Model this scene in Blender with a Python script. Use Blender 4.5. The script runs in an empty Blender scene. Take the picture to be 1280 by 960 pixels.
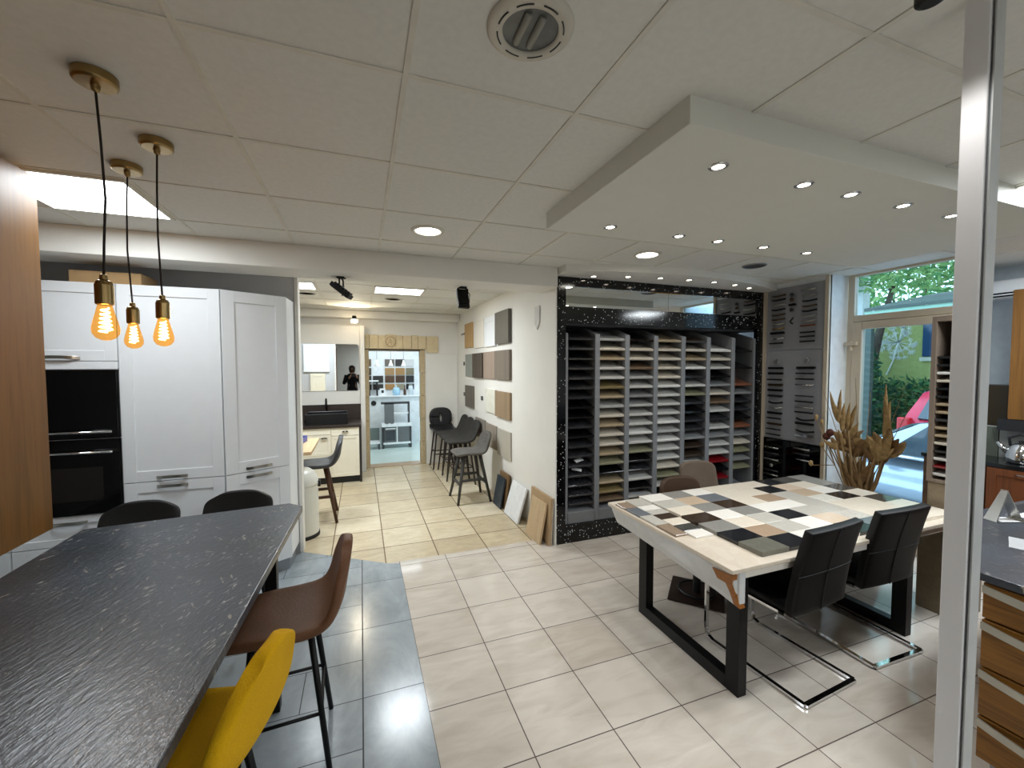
import bpy, bmesh, math, random
from mathutils import Vector, Matrix
random.seed(7)
SC = bpy.context.scene
COL = SC.collection
PI = math.pi
R = math.radians

# ------------------------------------------------------------------ mesh builder
class MB:
    def __init__(s):
        s.v = []; s.f = []; s.m = []; s.M = None; s.mi = 0
    def at(s, M): s.M = M; return s
    def add(s, vs, fs):
        o = len(s.v)
        for p in vs:
            p = Vector(p)
            s.v.append(s.M @ p if s.M else p)
        for f in fs:
            s.f.append([i + o for i in f]); s.m.append(s.mi)
        return s
    def box(s, x0, x1, y0, y1, z0, z1):
        if x0 > x1: x0, x1 = x1, x0
        if y0 > y1: y0, y1 = y1, y0
        if z0 > z1: z0, z1 = z1, z0
        return s.add([(x0,y0,z0),(x1,y0,z0),(x1,y1,z0),(x0,y1,z0),(x0,y0,z1),(x1,y0,z1),(x1,y1,z1),(x0,y1,z1)],
              [(3,2,1,0),(4,5,6,7),(0,1,5,4),(1,2,6,5),(2,3,7,6),(3,0,4,7)])
    def prism(s, poly, z0, z1):
        n = len(poly)
        a = sum(poly[i][0]*poly[(i+1)%n][1]-poly[(i+1)%n][0]*poly[i][1] for i in range(n))
        if a < 0: poly = poly[::-1]
        vs = [(p[0],p[1],z0) for p in poly] + [(p[0],p[1],z1) for p in poly]
        fs = [tuple(range(n-1,-1,-1)), tuple(range(n,2*n))] + [(i,(i+1)%n,(i+1)%n+n,i+n) for i in range(n)]
        return s.add(vs, fs)
    def tube(s, pts, r, n=8, closed=False, flat=None):
        pts = [Vector(p) for p in pts]; N = len(pts); vs = []; fs = []
        rr = r if isinstance(r,(list,tuple)) else [r]*N
        prev = None
        for i,p in enumerate(pts):
            if closed: t = (pts[(i+1)%N]-pts[i-1]).normalized()
            elif i==0: t = (pts[1]-p).normalized()
            elif i==N-1: t = (p-pts[i-1]).normalized()
            else: t = ((pts[i+1]-p).normalized()+(p-pts[i-1]).normalized()).normalized()
            if prev is None:
                up = Vector((0,0,1)) if abs(t.z)<.9 else Vector((1,0,0))
                a = t.cross(up).normalized()
            else:
                a = (prev - t*prev.dot(t))
                a = a.normalized() if a.length>1e-6 else t.orthogonal().normalized()
            prev = a; b = t.cross(a)
            for k in range(n):
                w = 2*PI*(k+.5)/n
                if flat: vs.append(p + a*math.cos(w)*flat[0] + b*math.sin(w)*flat[1])
                else: vs.append(p + (a*math.cos(w)+b*math.sin(w))*rr[i])
        for i in range(N if closed else N-1):
            j = (i+1)%N
            for k in range(n):
                fs.append((i*n+k, i*n+(k+1)%n, j*n+(k+1)%n, j*n+k))
        if not closed:
            fs.append(tuple(range(n-1,-1,-1))); fs.append(tuple((N-1)*n+k for k in range(n)))
        return s.add(vs, fs)
    def bar(s, a, b, w, h=None):   # square bar from a to b
        h = h or w
        return s.tube([a,b], 1, 4, flat=(w*.7071, h*.7071))
    def lathe(s, prof, n=24, c=(0,0,0), cap=True):
        vs = []; fs = []; N = len(prof)
        for r,z in prof:
            for k in range(n):
                a = 2*PI*k/n
                vs.append((c[0]+r*math.cos(a), c[1]+r*math.sin(a), c[2]+z))
        for i in range(N-1):
            for k in range(n):
                fs.append((i*n+k, i*n+(k+1)%n, (i+1)*n+(k+1)%n, (i+1)*n+k))
        if cap:
            fs.append(tuple(range(n-1,-1,-1))); fs.append(tuple((N-1)*n+k for k in range(n)))
        return s.add(vs, fs)
    def shell(s, fn, nu, nv, th, mid=False):   # thick sheet from fn(u,v) -> point
        P = [[Vector(fn(i/nu, j/nv)) for j in range(nv+1)] for i in range(nu+1)]
        def nrm(i,j):
            if mid: j=nv//2
            a = P[min(i+1,nu)][j]-P[max(i-1,0)][j]; b = P[i][min(j+1,nv)]-P[i][max(j-1,0)]
            n = a.cross(b); return n.normalized() if n.length>1e-9 else Vector((0,0,1))
        T = [[P[i][j] for j in range(nv+1)] for i in range(nu+1)]
        B = [[P[i][j]-nrm(i,j)*th for j in range(nv+1)] for i in range(nu+1)]
        W = nv+1; o = (nu+1)*W
        vs = [p for r in T for p in r]+[p for r in B for p in r]; fs = []
        for i in range(nu):
            for j in range(nv):
                a,b,c,d = i*W+j,(i+1)*W+j,(i+1)*W+j+1,i*W+j+1
                fs.append((a,b,c,d)); fs.append((o+d,o+c,o+b,o+a))
        for i in range(nu):
            fs.append((i*W,o+i*W,o+(i+1)*W,(i+1)*W)); a=i*W+nv; b=(i+1)*W+nv; fs.append((a,b,o+b,o+a))
        for j in range(nv):
            fs.append((j,j+1,o+j+1,o+j)); a=nu*W+j; fs.append((a,o+a,o+a+1,a+1))
        return s.add(vs, fs)
    def build(s, name, mats, parent=None, loc=(0,0,0), rz=0, bevel=0, smooth=False, sub=0, seg=2):
        me = bpy.data.meshes.new(name)
        me.from_pydata([tuple(v) for v in s.v], [], s.f)
        if not isinstance(mats,(list,tuple)): mats=[mats]
        for m in mats: me.materials.append(m)
        me.polygons.foreach_set('material_index', [min(i,len(mats)-1) for i in s.m])
        bm = bmesh.new(); bm.from_mesh(me); bmesh.ops.recalc_face_normals(bm, faces=bm.faces); bm.to_mesh(me); bm.free()
        if smooth: me.polygons.foreach_set('use_smooth', [True]*len(me.polygons))
        me.update()
        o = bpy.data.objects.new(name, me); COL.objects.link(o)
        o.location = loc; o.rotation_euler = (0,0,rz)
        if parent: o.parent = parent
        if bevel:
            b = o.modifiers.new('bevel','BEVEL'); b.width=bevel; b.segments=seg; b.limit_method='ANGLE'; b.angle_limit=R(40)
        if sub:
            d = o.modifiers.new('subd','SUBSURF'); d.levels=sub; d.render_levels=sub
        return o
def BX(*a): return MB().box(*a)

def tag(o, label, cat, group=None, kind=None):
    o['label']=label; o['category']=cat
    if group: o['group']=group
    if kind: o['kind']=kind
    return o
def thing(name, label, cat, loc=(0,0,0), rz=0, group=None):
    o = bpy.data.objects.new(name, None); COL.objects.link(o); o.empty_display_size=.1
    o.location=loc; o.rotation_euler=(0,0,rz)
    return tag(o,label,cat,group)
def struct(name, mb, mats, **k):
    o = mb.build(name, mats, **k)
    if not k.get('parent'): o['kind']='structure'
    return o
def kids(o): return [c for c in bpy.data.objects if c.parent==o]
def copy_tree(o, parent=None):
    c = o.copy(); COL.objects.link(c)
    if parent: c.parent = parent
    for ch in kids(o): copy_tree(ch, c)
    return c
ORD = ['first','second','third','fourth','fifth','sixth','seventh','eighth','ninth','tenth','eleventh','twelfth','thirteenth',
       'fourteenth','fifteenth','sixteenth','seventeenth','eighteenth','nineteenth','twentieth']

# ------------------------------------------------------------------ materials
def lin(c):
    if isinstance(c,str): c=[int(c[i:i+2],16) for i in (0,2,4)]
    o=[]
    for x in c:
        x=x/255; o.append(x/12.92 if x<=.04045 else ((x+.055)/1.055)**2.4)
    return (*o,1)
class NT:
    def __init__(s,name):
        s.mat=bpy.data.materials.new(name); s.mat.use_nodes=True; s.t=s.mat.node_tree; s.t.nodes.clear()
        s.out=s.n('ShaderNodeOutputMaterial')
    def n(s,ty,**k):
        x=s.t.nodes.new(ty)
        for a,b in k.items():
            if a.startswith('i_'):
                key=a[2:]; key=int(key) if key.isdigit() else key.replace('_',' ')
                s.set(x,key,b)
            else: setattr(x,a,b)
        return x
    def set(s,x,key,b):
        if isinstance(b,bpy.types.NodeSocket): s.t.links.new(b,x.inputs[key])
        else: x.inputs[key].default_value=b
    def math(s,op,a,b=None,c=None):
        x=s.n('ShaderNodeMath',operation=op); s.set(x,0,a)
        if b is not None: s.set(x,1,b)
        if c is not None: s.set(x,2,c)
        return x.outputs[0]
    def ramp(s,f,stops):
        x=s.n('ShaderNodeValToRGB'); s.set(x,0,f); e=x.color_ramp.elements
        while len(e)<len(stops): e.new(.5)
        for i,(p,c) in enumerate(stops): e[i].position=p; e[i].color=c
        return x.outputs[0]
    def mix(s,f,a,b):
        x=s.n('ShaderNodeMix',data_type='RGBA'); s.set(x,0,f); s.set(x,6,a); s.set(x,7,b); return x.outputs[2]
    def coord(s,scale=(1,1,1),rot=(0,0,0),obj=True):
        c=s.n('ShaderNodeTexCoord'); m=s.n('ShaderNodeMapping'); s.set(m,0,c.outputs['Object' if obj else 'Generated'])
        m.inputs['Scale'].default_value=scale; m.inputs['Rotation'].default_value=rot; return m.outputs[0]
    def coord2(s,rot,scale):
        a=s.coord((1,1,1),(0,0,rot)); m=s.n('ShaderNodeMapping'); s.set(m,0,a); m.inputs['Scale'].default_value=scale; return m.outputs[0]
    def noise(s,vec,scale,detail=3,rough=.5,dist=0):
        x=s.n('ShaderNodeTexNoise'); s.set(x,'Vector',vec); s.set(x,'Scale',scale); s.set(x,'Detail',detail); s.set(x,'Roughness',rough); s.set(x,'Distortion',dist); return x.outputs[0]
    def bsdf(s,col,rough=.5,metal=0,spec=.5,bump=None,bstr=.1,**k):
        b=s.n('ShaderNodeBsdfPrincipled'); s.set(b,'Base Color',col); s.set(b,'Roughness',rough); s.set(b,'Metallic',metal); s.set(b,'Specular IOR Level',spec)
        for a,v in k.items(): s.set(b,a.replace('_',' '),v)
        if bump is not None:
            q=s.n('ShaderNodeBump'); s.set(q,'Height',bump); s.set(q,'Strength',bstr); q.inputs['Distance'].default_value=.01; s.set(b,'Normal',q.outputs[0])
        s.t.links.new(b.outputs[0],s.out.inputs[0]); return s.mat
_mc={}
def flat(name,col,rough=.5,metal=0,spec=.5,var=.06,scale=12,**k):
    key=('f',name)
    if key in _mc: return _mc[key]
    t=NT(name); c=lin(col); v=t.coord()
    n=t.noise(v,scale,2)
    lo=tuple(x*(1-var) for x in c[:3])+(1,); hi=tuple(min(1,x*(1+var)) for x in c[:3])+(1,)
    m=t.bsdf(t.ramp(n,[(.3,lo),(.7,hi)]),rough,metal,spec,**k); _mc[key]=m; return m
def fabric(name,col,rough=.9,scale=220,var=.25,bstr=.25):
    key=('c',name)
    if key in _mc: return _mc[key]
    t=NT(name); c=lin(col); v=t.coord(); n=t.noise(v,scale,2,.6); n2=t.noise(v,9,2)
    lo=tuple(x*(1-var) for x in c[:3])+(1,); hi=tuple(min(1,x*(1+var)) for x in c[:3])+(1,)
    f=t.math('ADD',t.math('MULTIPLY',n,.6),t.math('MULTIPLY',n2,.4))
    m=t.bsdf(t.ramp(f,[(.3,lo),(.7,hi)]),rough,0,.3,bump=n,bstr=bstr); _mc[key]=m; return m
def wood(name,c1,c2,axis='z',scale=1.0,rough=.45,spec=.4,bands=14):
    key=('w',name)
    if key in _mc: return _mc[key]
    t=NT(name); sc={'x':(.6,bands,bands),'y':(bands,.6,bands),'z':(bands,bands,.6)}[axis]
    v=t.coord(tuple(q*scale for q in sc)); n=t.noise(v,1.0,5,.6,.6); n2=t.noise(v,5.0,3,.6)
    f=t.math('ADD',t.math('MULTIPLY',n,.7),t.math('MULTIPLY',n2,.3))
    m=t.bsdf(t.ramp(f,[(.32,lin(c1)),(.52,lin(c2)),(.68,lin(c1))]),rough,0,spec,bump=f,bstr=.03); _mc[key]=m; return m
def stone(name,col,vein=None,amt=.5,rough=.25,scale=6,spec=.5):
    key=('s',name)
    if key in _mc: return _mc[key]
    t=NT(name); v=t.coord(); c=lin(col)
    n=t.noise(v,scale,6,.6,1.2); n2=t.noise(v,scale*6,4,.7)
    ve=lin(vein) if vein else tuple(x*.75 for x in c[:3])+(1,)
    a=t.ramp(n,[(.40,c),(.5,ve),(.6,c)])
    b=t.mix(t.math('MULTIPLY',n2,amt),c,a)
    m=t.bsdf(b,rough,0,spec); _mc[key]=m; return m
def speck(name,base,spk,scale=90,thr=.12,rough=.12,spec=.5,amt=.35):
    key=('k',name)
    if key in _mc: return _mc[key]
    t=NT(name); v=t.coord(); x=t.n('ShaderNodeTexVoronoi'); t.set(x,'Vector',v); t.set(x,'Scale',scale)
    d=t.math('LESS_THAN',x.outputs['Distance'],thr)
    s2=t.n('ShaderNodeSeparateColor'); t.set(s2,0,x.outputs['Color'])
    g=t.math('MULTIPLY',d,t.math('LESS_THAN',s2.outputs[0],amt))
    m=t.bsdf(t.mix(g,lin(base),lin(spk)),rough,0,spec); _mc[key]=m; return m
def emit(name,col,st):
    key=('e',name)
    if key in _mc: return _mc[key]
    t=NT(name); e=t.n('ShaderNodeEmission'); t.set(e,0,lin(col)); t.set(e,1,st); t.t.links.new(e.outputs[0],t.out.inputs[0]); _mc[key]=t.mat; return t.mat
def pane(name,tint,refl=.08,rough=0.0):
    t=NT(name); a=t.n('ShaderNodeBsdfTransparent'); t.set(a,0,lin(tint)); g=t.n('ShaderNodeBsdfGlossy'); t.set(g,1,rough)
    fr=t.n('ShaderNodeLayerWeight'); fr.inputs[0].default_value=.5
    mx=t.n('ShaderNodeMixShader'); t.set(mx,0,t.math('ADD',t.math('MULTIPLY',t.math('POWER',fr.outputs[1],4.0),.6),.04)); t.set(mx,1,a.outputs[0]); t.set(mx,2,g.outputs[0]); t.t.links.new(mx.outputs[0],t.out.inputs[0]); return t.mat

M_wall  = flat('painted wall','e6e4de',.7,var=.02,scale=3)
M_wallg = flat('grey painted wall','c4c6ca',.75,var=.03,scale=3)
M_ceil  = flat('ceiling board','dcdbd5',.8,var=.03,scale=40)
M_tbar  = flat('ceiling grid','d6d3c8',.6)
M_white = flat('white lacquer','e9ecef',.32,var=.01)
M_whitec= flat('cream lacquer','ece6d3',.4,var=.02)
M_black = flat('black metal','0a0a0b',.45,0,.25)
M_blackg= flat('black gloss glass','050506',.05,0,.35,var=.0)
M_chrome= flat('chrome','d9dadb',.07,1,var=.01)
M_steel = flat('brushed steel','b9b8b2',.28,1,var=.05)
M_brass = flat('aged brass','9d8458',.28,1,var=.1)
M_dark  = flat('dark plastic','17181a',.45)
M_rub   = flat('black rubber','101010',.6)
M_alu   = flat('grey aluminium','8c9094',.35,.6,var=.03)
M_frame = flat('beige window frame','cdbfa9',.4,var=.02)
M_mirror= flat('mirror','e8ecec',.015,1,var=0)
M_gran  = speck('black sparkle granite','08090a','ccd6d8',48,.22,.1,.5,.5)
M_oak   = wood('oak panel','674519','805722','z')
M_oaky  = wood('oak drawer','4a2c10','84591f','y',1.0)
M_rackg = flat('grey laminate','7b7d80',.5,var=.03)
M_board = flat('grey display board','94959a',.55,var=.03)
M_pane  = pane('window glass','eef8fc')
SKY=4.2; EXPO=0.1
# ------------------------------------------------------------------ floor
def tilemat():
    t=NT('glossy beige floor tile'); c=t.n('ShaderNodeTexCoord'); sp=t.n('ShaderNodeSeparateXYZ'); t.set(sp,0,c.outputs['Object'])
    def grid(x0,w,sx,g):
        u=t.math('DIVIDE',t.math('SUBTRACT',sx,x0),w); fl=t.math('FLOOR',u); fr=t.math('SUBTRACT',u,fl)
        d=t.math('MINIMUM',fr,t.math('SUBTRACT',1.0,fr)); return fl, t.math('LESS_THAN',d,g/w/2)
    fx,gx=grid(.2936,.405,sp.outputs[0],.0055); fy,gy=grid(3.6495,.405,sp.outputs[1],.0055)
    g=t.math('MAXIMUM',gx,gy)
    cb=t.n('ShaderNodeCombineXYZ'); t.set(cb,0,fx); t.set(cb,1,fy)
    wn=t.n('ShaderNodeTexWhiteNoise'); wn.noise_dimensions='3D'; t.set(wn,'Vector',cb.outputs[0])
    n=t.noise(t.coord((1.4,5,1),(0,0,.6)),2.2,5,.55,.8)
    f=t.math('ADD',t.math('MULTIPLY',n,.75),t.math('MULTIPLY',wn.outputs[0],.25))
    col=t.ramp(f,[(.25,lin('bdb2a5')),(.6,lin('d3cbc0'))])
    return t.bsdf(t.mix(g,col,lin('4d423a')),t.math('ADD',t.math('MULTIPLY',g,.5),.09),0,.5,bump=t.math('SUBTRACT',1.0,g),bstr=.1)
def greymat():
    t=NT('slate blue floor tile'); c=t.n('ShaderNodeTexCoord'); sp=t.n('ShaderNodeSeparateXYZ'); t.set(sp,0,c.outputs['Object'])
    X,Y=sp.outputs[0],sp.outputs[1]
    inl=t.math('LESS_THAN',X,-.018)
    rowl=t.math('DIVIDE',t.math('SUBTRACT',Y,1.93),.3035); rowr=t.math('DIVIDE',t.math('SUBTRACT',Y,2.234),.605)
    row=t.math('ADD',t.math('MULTIPLY',inl,rowl),t.math('MULTIPLY',t.math('SUBTRACT',1.0,inl),rowr))
    fl=t.math('FLOOR',row); fr=t.math('SUBTRACT',row,fl)
    d=t.math('MINIMUM',fr,t.math('SUBTRACT',1.0,fr)); sz=t.math('ADD',t.math('MULTIPLY',inl,-.3),.605)
    gy=t.math('LESS_THAN',t.math('MULTIPLY',d,sz),.0025)
    par=t.math('MULTIPLY',t.math('MODULO',t.math('ABSOLUTE',fl),2.0),.3)
    ux=t.math('DIVIDE',t.math('ADD',t.math('SUBTRACT',X,-.018),par),.605); fx=t.math('SUBTRACT',ux,t.math('FLOOR',ux))
    dx=t.math('MINIMUM',fx,t.math('SUBTRACT',1.0,fx)); gxl=t.math('MULTIPLY',t.math('LESS_THAN',t.math('MULTIPLY',dx,.605),.0025),inl)
    gx=t.math('LESS_THAN',t.math('ABSOLUTE',t.math('ADD',X,.018)),.0035)
    g=t.math('MAXIMUM',t.math('MAXIMUM',gy,gxl),gx)
    n=t.noise(t.coord((2,1,1),(0,0,.5)),2.5,6,.65,.6)
    wn=t.n('ShaderNodeTexWhiteNoise'); cb=t.n('ShaderNodeCombineXYZ'); t.set(cb,0,fl); t.set(cb,1,inl); t.set(wn,'Vector',cb.outputs[0])
    f=t.math('ADD',t.math('MULTIPLY',n,.8),t.math('MULTIPLY',wn.outputs[0],.2))
    col=t.ramp(f,[(.3,lin('7d868c')),(.65,lin('a4acb1'))])
    return t.bsdf(t.mix(g,col,lin('3a3c3f')),t.math('ADD',t.math('MULTIPLY',g,.5),.2),0,.5)
def sandmat():
    t=NT('sand stone floor tile'); c=t.n('ShaderNodeTexCoord'); sp=t.n('ShaderNodeSeparateXYZ'); t.set(sp,0,c.outputs['Object'])
    def grid(x0,w,sx,g):
        u=t.math('DIVIDE',t.math('SUBTRACT',sx,x0),w); fl=t.math('FLOOR',u); fr=t.math('SUBTRACT',u,fl)
        d=t.math('MINIMUM',fr,t.math('SUBTRACT',1.0,fr)); return fl, t.math('LESS_THAN',d,g/w/2)
    fx,gx=grid(.18,.463,sp.outputs[0],.010); fy,gy=grid(4.085,.463,sp.outputs[1],.010)
    g=t.math('MAXIMUM',gx,gy)
    cb=t.n('ShaderNodeCombineXYZ'); t.set(cb,0,fx); t.set(cb,1,fy)
    wn=t.n('ShaderNodeTexWhiteNoise'); t.set(wn,'Vector',cb.outputs[0])
    n=t.noise(t.coord((1,2,1)),5,7,.7,.8); n2=t.noise(t.coord(),38,3,.6)
    pits=t.math('GREATER_THAN',n2,.68)
    f=t.math('ADD',t.math('MULTIPLY',n,.7),t.math('MULTIPLY',wn.outputs[0],.3))
    col=t.ramp(f,[(.3,lin('b8a78a')),(.5,lin('cebfa0')),(.7,lin('dfd3ba'))])
    col=t.mix(t.math('MULTIPLY',pits,.45),col,lin('927f5c'))
    return t.bsdf(t.mix(g,col,lin('6e5c40')),t.math('ADD',t.math('MULTIPLY',g,.4),.3),0,.5)
M_ft,M_fg,M_fs = tilemat(),greymat(),sandmat()
fl = MB()
fl.prism([(.2936,-3),(5.72,-3),(5.72,2.36),(4.78,1.97),(4.78,3.74),(.19,3.74),(.2936,3.70)],-.1,0)
fl.mi=1; fl.prism([(-3.2,-3),(.2936,-3),(.2936,3.70),(.19,3.74),(-.53,4.245),(-3.2,4.245)],-.1,0)
fl.mi=2; fl.prism([(-3.2,4.245),(-.53,4.245),(.19,3.74),(1.9,3.74),(1.9,7.42),(-3.2,7.42)],-.1,0)
struct('floor', fl, [M_ft,M_fg,M_fs])
struct('trim_1', BX(.13,.983,7.40,7.66,-.05,.012), stone('threshold stone','b9a184'))
M_far = flat('pale green tile','d3e4df',.18,var=.04,scale=2)
struct('floor.001', BX(-1.6,2.9,7.62,10.0,-.1,.0), M_far)

# ------------------------------------------------------------------ ceiling and walls
H=2.647
def cell(i,j): return (-.453+.6*i, 1.374+.6*j)
struct('ceiling', MB().prism([(-3.2,-3),(5.72,-3),(5.72,2.36),(4.79,1.97),(4.79,4.1),(1.9,4.1),(1.9,7.6),(-3.2,7.6)],H,H+.1), M_ceil)
tb=MB()
for i in range(-4,10):
    x=-.453+.6*i; tb.box(x-.009,x+.009,-3,7.4 if x<1.6 else (3.9 if x<4.6 else 1.9),H-.0045,H+.001)
for j in range(-7,10):
    y=1.374+.6*j
    tb.box(-3.2,1.7 if y>4 else (4.72 if y>1.9 else 5.6),y-.009,y+.009,H-.0038,H+.0012)
struct('trim_2', tb, M_tbar)
struct('wall_left', BX(-3.3,-3.2,-3,7.45,0,H), M_wall)
struct('wall_behind', BX(-3.2,5.75,-3.1,-3,0,H), M_wall)
# beam across the room
struct('trim_4', BX(-3.2,1.735,3.51,3.86,2.468,H), M_wall, bevel=.004)
# partition behind the tall cabinets
wp=MB(); wp.box(-3.2,-.56,4.26,4.36,0,H)
struct('wall_partition', wp, M_wallg)
struct('trim_5', BX(-.56,-.53,4.245,4.375,0,H), M_wall, bevel=.003)
# slanted wall with the door samples
struct('wall_right', MB().prism([(1.733,3.548),(1.654,7.42),(1.742,7.42),(1.745,3.548)],0,H), M_wall)
# back wall with the stone doorway
wb=MB(); wb.box(-3.2,.07,7.42,7.62,0,H); wb.box(1.06,1.9,7.42,7.62,0,H); wb.box(.07,1.06,7.42,7.62,2.02,H)
wb.box(-3.2,-.012,7.26,7.42,0,2.40)
struct('wall_back', wb, M_wall)
struct('trim_6', BX(-3.2,1.655,7.2,7.42,2.52,H), M_wall, bevel=.02)
struct('trim_7', BX(-.01,.06,7.2,7.42,0,2.40), M_wall, bevel=.004)
struct('trim_8', BX(1.09,1.645,7.405,7.42,0,1.95), M_wall, bevel=.004)
# far room
fw=MB(); fw.box(-1.6,2.9,9.8,9.9,0,H); fw.box(-1.7,-1.6,7.55,9.9,0,H); fw.box(2.9,3.0,7.55,9.9,0,H)
struct('wall_far', fw, flat('pale wall','e9eef0',.6))
struct('ceiling.001', BX(-1.7,3,7.55,10,H,H+.1), M_ceil)
# shop front side
ws=MB()
ws.box(4.453,4.72,2.85,4.1,0,H)                       # pier carrying the handle boards
ws.box(4.70,4.80,1.93,2.85,2.655,H)
struct('wall_shopfront', ws, flat('pale reveal paint','e2e6ea',.6))
wk=MB()
wk.prism([(4.74,1.93),(5.72,2.33),(5.72,2.40),(4.74,2.0)],0,H)
wk.box(5.65,5.75,-3,2.4,0,H)
struct('wall_kitchen', wk, flat('kitchen wall','cfd8df',.6))
struct('trim_9', BX(4.425,4.47,2.85,2.885,0,H), M_frame)
struct('trim_10', BX(4.418,4.452,3.53,3.562,0,H), M_frame)

# window with transom and glazed door leaf
w1=thing('window_1','x','window'); 
for k in ('label','category'): del w1[k]
w1['kind']='structure'
wf=MB()
wf.box(4.70,4.76,2.78,2.84,0,2.66); wf.box(4.70,4.76,1.93,1.99,0,2.66)
wf.box(4.70,4.76,1.99,2.78,2.625,2.66); wf.box(4.70,4.76,1.99,2.78,2.172,2.235)
wf.build('window_frame',M_frame,w1,bevel=.005)
BX(4.727,4.735,1.99,2.78,2.235,2.625).build('window_pane',M_pane,w1)
d1=thing('door_1','x','door')
for k in ('label','category'): del d1[k]
d1['kind']='structure'
wf=MB(); wf.box(4.69,4.75,2.70,2.785,0.01,2.168); wf.box(4.69,4.75,1.99,2.06,0.01,2.168)
wf.box(4.69,4.75,2.06,2.70,2.095,2.168); wf.box(4.69,4.75,2.06,2.70,.01,.16)
wf.build('door_frame',M_frame,d1,bevel=.006)
BX(4.716,4.724,2.06,2.70,.16,2.095).build('door_pane',M_pane,d1)
for z in (1.935,.3):
    h=MB(); h.tube([(4.682,2.79,z-.055),(4.682,2.79,z+.05)],.014,10); h.box(4.66,4.695,2.73,2.84,z,z+.035); h.build('hinge',M_frame,d1,bevel=.003)

# curved soffit over the stone rack
arc=[(1.742,3.35),(2.09,3.235),(2.5,3.16),(2.95,3.13),(3.35,3.145),(3.8,3.22),(4.2,3.33),(4.45,3.42)]
struct('trim_11', MB().prism(arc+[(4.45,3.6),(1.742,3.6)],2.583,H), M_wall)
# dropped ceiling panel over the table
struct('ceiling.002', MB().prism([(1.06,1.145),(3.9,1.145),(3.9,2.30),(1.06,2.30)],2.55,H+.01), flat('plasterboard','dcdcd3',.75,var=.01), bevel=.003)
struct('trim_12', BX(-3.2,5.65,-3.0,-2.98,0,.1), M_wall)

# ------------------------------------------------------------------ lamps
E_panel=emit('lit panel diffuser','f4fbff',9.0)
E_down=emit('lit downlight','fff8ea',16.0)
E_spot=emit('lit halogen','fff1dc',22.0)
def area(name,loc,sx,sy,power,col=(1,1,1),rot=(0,0,0)):
    l=bpy.data.lights.new(name,'AREA'); l.shape='RECTANGLE'; l.size=sx; l.size_y=sy; l.energy=power; l.color=col
    o=bpy.data.objects.new(name,l); COL.objects.link(o); o.location=loc; o.rotation_euler=rot; return o
def spot(name,loc,power,ang=100,blend=.6,size=.03,col=(1,.98,.95),rot=(0,0,0)):
    l=bpy.data.lights.new(name,'SPOT'); l.energy=power; l.spot_size=R(ang); l.spot_blend=blend; l.shadow_soft_size=size; l.color=col
    o=bpy.data.objects.new(name,l); COL.objects.link(o); o.location=loc; o.rotation_euler=rot; return o
def panel(i,j,label,power,sy=.6):
    x,y=cell(i,j); t=thing('ceiling_light_panel',label,'ceiling light',(x+.3,y+sy/2,H-.012),0,'square ceiling light panels')
    f=MB(); a=.29; b=sy/2-.01
    f.box(-a,a,-b,-b+.02,0,.010); f.box(-a,a,b-.02,b,0,.010); f.box(-a,-a+.02,-b+.02,b-.02,0,.010); f.box(a-.02,a,-b+.02,b-.02,0,.010)
    f.build('frame',M_tbar,t)
    BX(-a+.02,a-.02,-b+.02,b-.02,.002,.010).build('diffuser',E_panel,t)
    area('panel_lamp',(x+.3,y+sy/2,H-.02),.52,sy-.08,power,(.88,.95,1))
panel(-2,2,'large bright square ceiling panel behind the three hanging bulbs',11)
panel(-1,6,'bright ceiling panel over the wash basin, cut by the partition edge',24,.45)
panel(1,6,'bright ceiling panel beyond the beam, between the two black floodlights',30,.45)
panel(6,-1,'bright ceiling panel beyond the white post, over the kitchen island',48)
for i,j in ((2,-6),(5,-5),(8,-1)):  # unseen panels added as fill for the room and the kitchen wall
    x,y=cell(i,j); panel(i,j,'added fill ceiling panel out of view, %s'%({2:'over the viewer',5:'over the entrance side',8:'over the kitchen worktop'}[i]),26)
def downlight(x,y,label,lit=True,r=.085,power=14):
    t=thing('ceiling_downlight',label,'ceiling light',(x,y,H),0,'round recessed downlights')
    MB().lathe([(r+.028,0),(r+.028,-.004),(r+.012,-.010),(r,-.010),(r,-.002)],40,cap=False).build('trim_ring',M_tbar,t,smooth=True)
    MB().lathe([(r,-.003),(r*.6,-.005),(.001,-.006)],32).build('lens',E_down if lit else flat('unlit lens','6b6c6c',.25),t)
    if lit: spot('downlight_lamp',(x,y,H-.03),power,140,.8,.08)
    return t
downlight(.44,2.855,'lit round downlight in the ceiling in front of the beam')
downlight(2.224,2.855,'lit round downlight above the stone sample rack')
# big unlit downlight with tubes
t=thing('large_ceiling_downlight','large unlit round downlight with frosted lens and slotted white ring','ceiling light',(.447,1.075,H))
MB().lathe([(.118,0),(.118,-.005),(.105,-.012),(.078,-.014),(.076,-.006)],48,cap=False).build('trim_ring',flat('lamp ring','c9c5b8',.5),t,smooth=True)
MB().lathe([(.077,-.005),(.05,-.004),(.001,-.0035)],40).build('lens',flat('frosted lens','666a69',.2,var=.15,scale=25),t)
for k in range(8):
    a0=k*PI/4; s=MB(); pts=[(.090*math.cos(a0+q*.1),.090*math.sin(a0+q*.1),-.0135) for q in range(6)]
    s.tube(pts,.0022,6); s.build('slot',M_dark,t)
for yy in (-.02,.02):
    MB().tube([(-.004+yy,-.05,-.009),(-.004+yy,.05,-.009)],.010,10).build('lamp_tube',flat('lamp tube','8f8e84',.4),t,smooth=True)
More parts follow.
